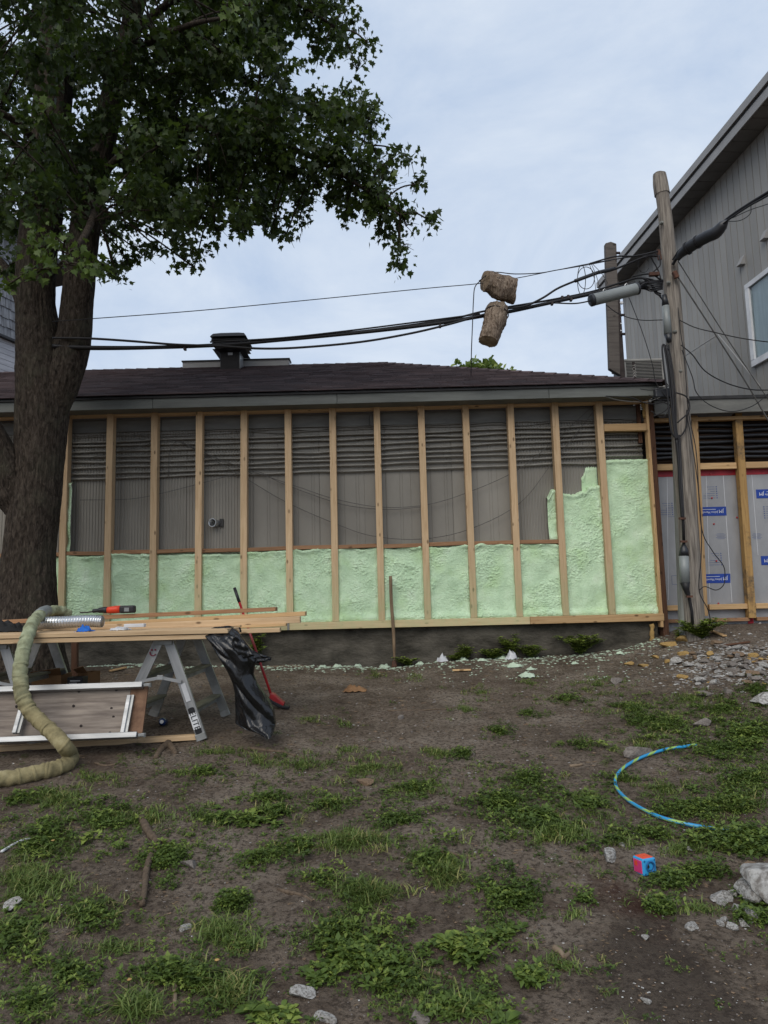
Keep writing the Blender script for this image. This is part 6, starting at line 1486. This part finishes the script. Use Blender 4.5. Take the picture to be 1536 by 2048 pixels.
for _ in range(2900):          # thin sparse cover everywhere
    x, y = gv.uniform(-40, 1576), 1400+660*gv.uniform()**1.1
    d = float(fbm(x*.006, y*.012, 4.0, 3))
    if d < -.10+.0*x or (x > 1000 and y > 1800 and gv.uniform() < .85) or (y < 1500 and x < 1150 and gv.uniform() < .75): continue
    if any(abs(x-q[0]) < q[2] and abs(y-q[1]) < q[3] for q in AVOID): continue
    sow(G(x, y, -.003), gv.choice(['g', 'w', 'w', 'm']), gv.uniform(.3, .75))
# outside the view the cover simply goes on
for _ in range(2200):
    X, Y = gv.uniform(-7, 7), gv.uniform(-1, 7.5)
    if abs(X) < .58*Y+.1 and Y > 2.2: continue
    sow((X, Y, gz(X, Y)), "m", 1.0)
VG.build('grass_tufts', 'grass_leaf', kind='stuff', label='short tufts of green grass over the dirt yard', cat='grass')
VW.build('low_weeds', 'weed_leaf', kind='stuff', label='low broad leaved weeds spread over the yard', cat='weeds')
# plants at the foundation
def weed_plant(px, py, r, h, n, label, leaf=.052):
    p = G(px, py); T = thing('weed_plant', p, label, 'plant'); v = Veg(); mb = MB(); R = 1.25*r*(p-CP).dot(FW)/FPX; Hh = h*(p-CP).dot(FW)/FPX
    for k in range(int(n*1.25)):
        a = gv.uniform(0, 6.28); l = Hh*gv.uniform(.5, 1.1); tip = Vector(p)+Vector((math.cos(a)*R*gv.uniform(.2, 1), math.sin(a)*R*.6*gv.uniform(.2, 1), l))
        P = crom([p, p.lerp(tip, .5)+Vector((0, 0, l*.18)), tip], 3); mb.tube(P, .0035, 4)
        for q in P[1:]:
            for _ in range(2):
                tm = tmpl_rosette(gv, 3, leaf*gv.uniform(.8, 1.5), .36); v.add(tm, tuple(q+Vector((gv.normal()*.012, gv.normal()*.012, gv.normal()*.01))), 1.0, float(gv.normal(.95, .15)), gv)
    mb.build('stem', 'weed_leaf', T, kind='stuff'); v.build('foliage', 'weed_leaf', T, kind='stuff')
for a in ((1160, 1303, 42, 34, 16, 'dark leafy weed clump against foundation near the corner'), (1025, 1312, 26, 40, 9, 'upright leafy weed growing against foundation in the middle'), (985, 1316, 24, 16, 8, 'small low weed left of the upright one at foundation'), (1062, 1310, 18, 22, 6, 'small weed right of the upright one at foundation'), (930, 1318, 14, 26, 5, 'tiny weed beside the left paper scrap'), (915, 1318, 14, 12, 5, 'very low weed sprig at foundation left of paper scrap'), (816, 1322, 22, 14, 7, 'low weed right of the propped wooden handle'), (1405, 1278, 42, 34, 22, 'bright bushy weed at the foot of the utility pole'), (1362, 1282, 16, 14, 6, 'small weed sprig left of the utility pole foot'), (510, 1318, 22, 56, 10, 'leafy weed behind the rubbish bag by the foundation'), (22, 1330, 40, 50, 14, 'shaded leafy plant behind the left ladder')):
    weed_plant(*a)
# dandelion heads
for i, (px, py) in enumerate(((104, 1695), (432, 1940), (256, 1980))):
    p = G(px, py); T = thing('dandelion', p, ('yellow dandelion flower in grass at the left', 'yellow dandelion flower at lower left centre', 'small yellow flower near bottom left')[i], 'flower')
    MB().tube([p, p+Vector((.004, 0, .035))], .0025, 5).build('stem', 'weed_leaf', T); MB().lathe([(.001, 0), (.008, .003), (.010, .006), (.004, .009)], Matrix.Translation(p+Vector((.004, 0, .033))), 14).build('flower_head', 'yellow_foam', T)
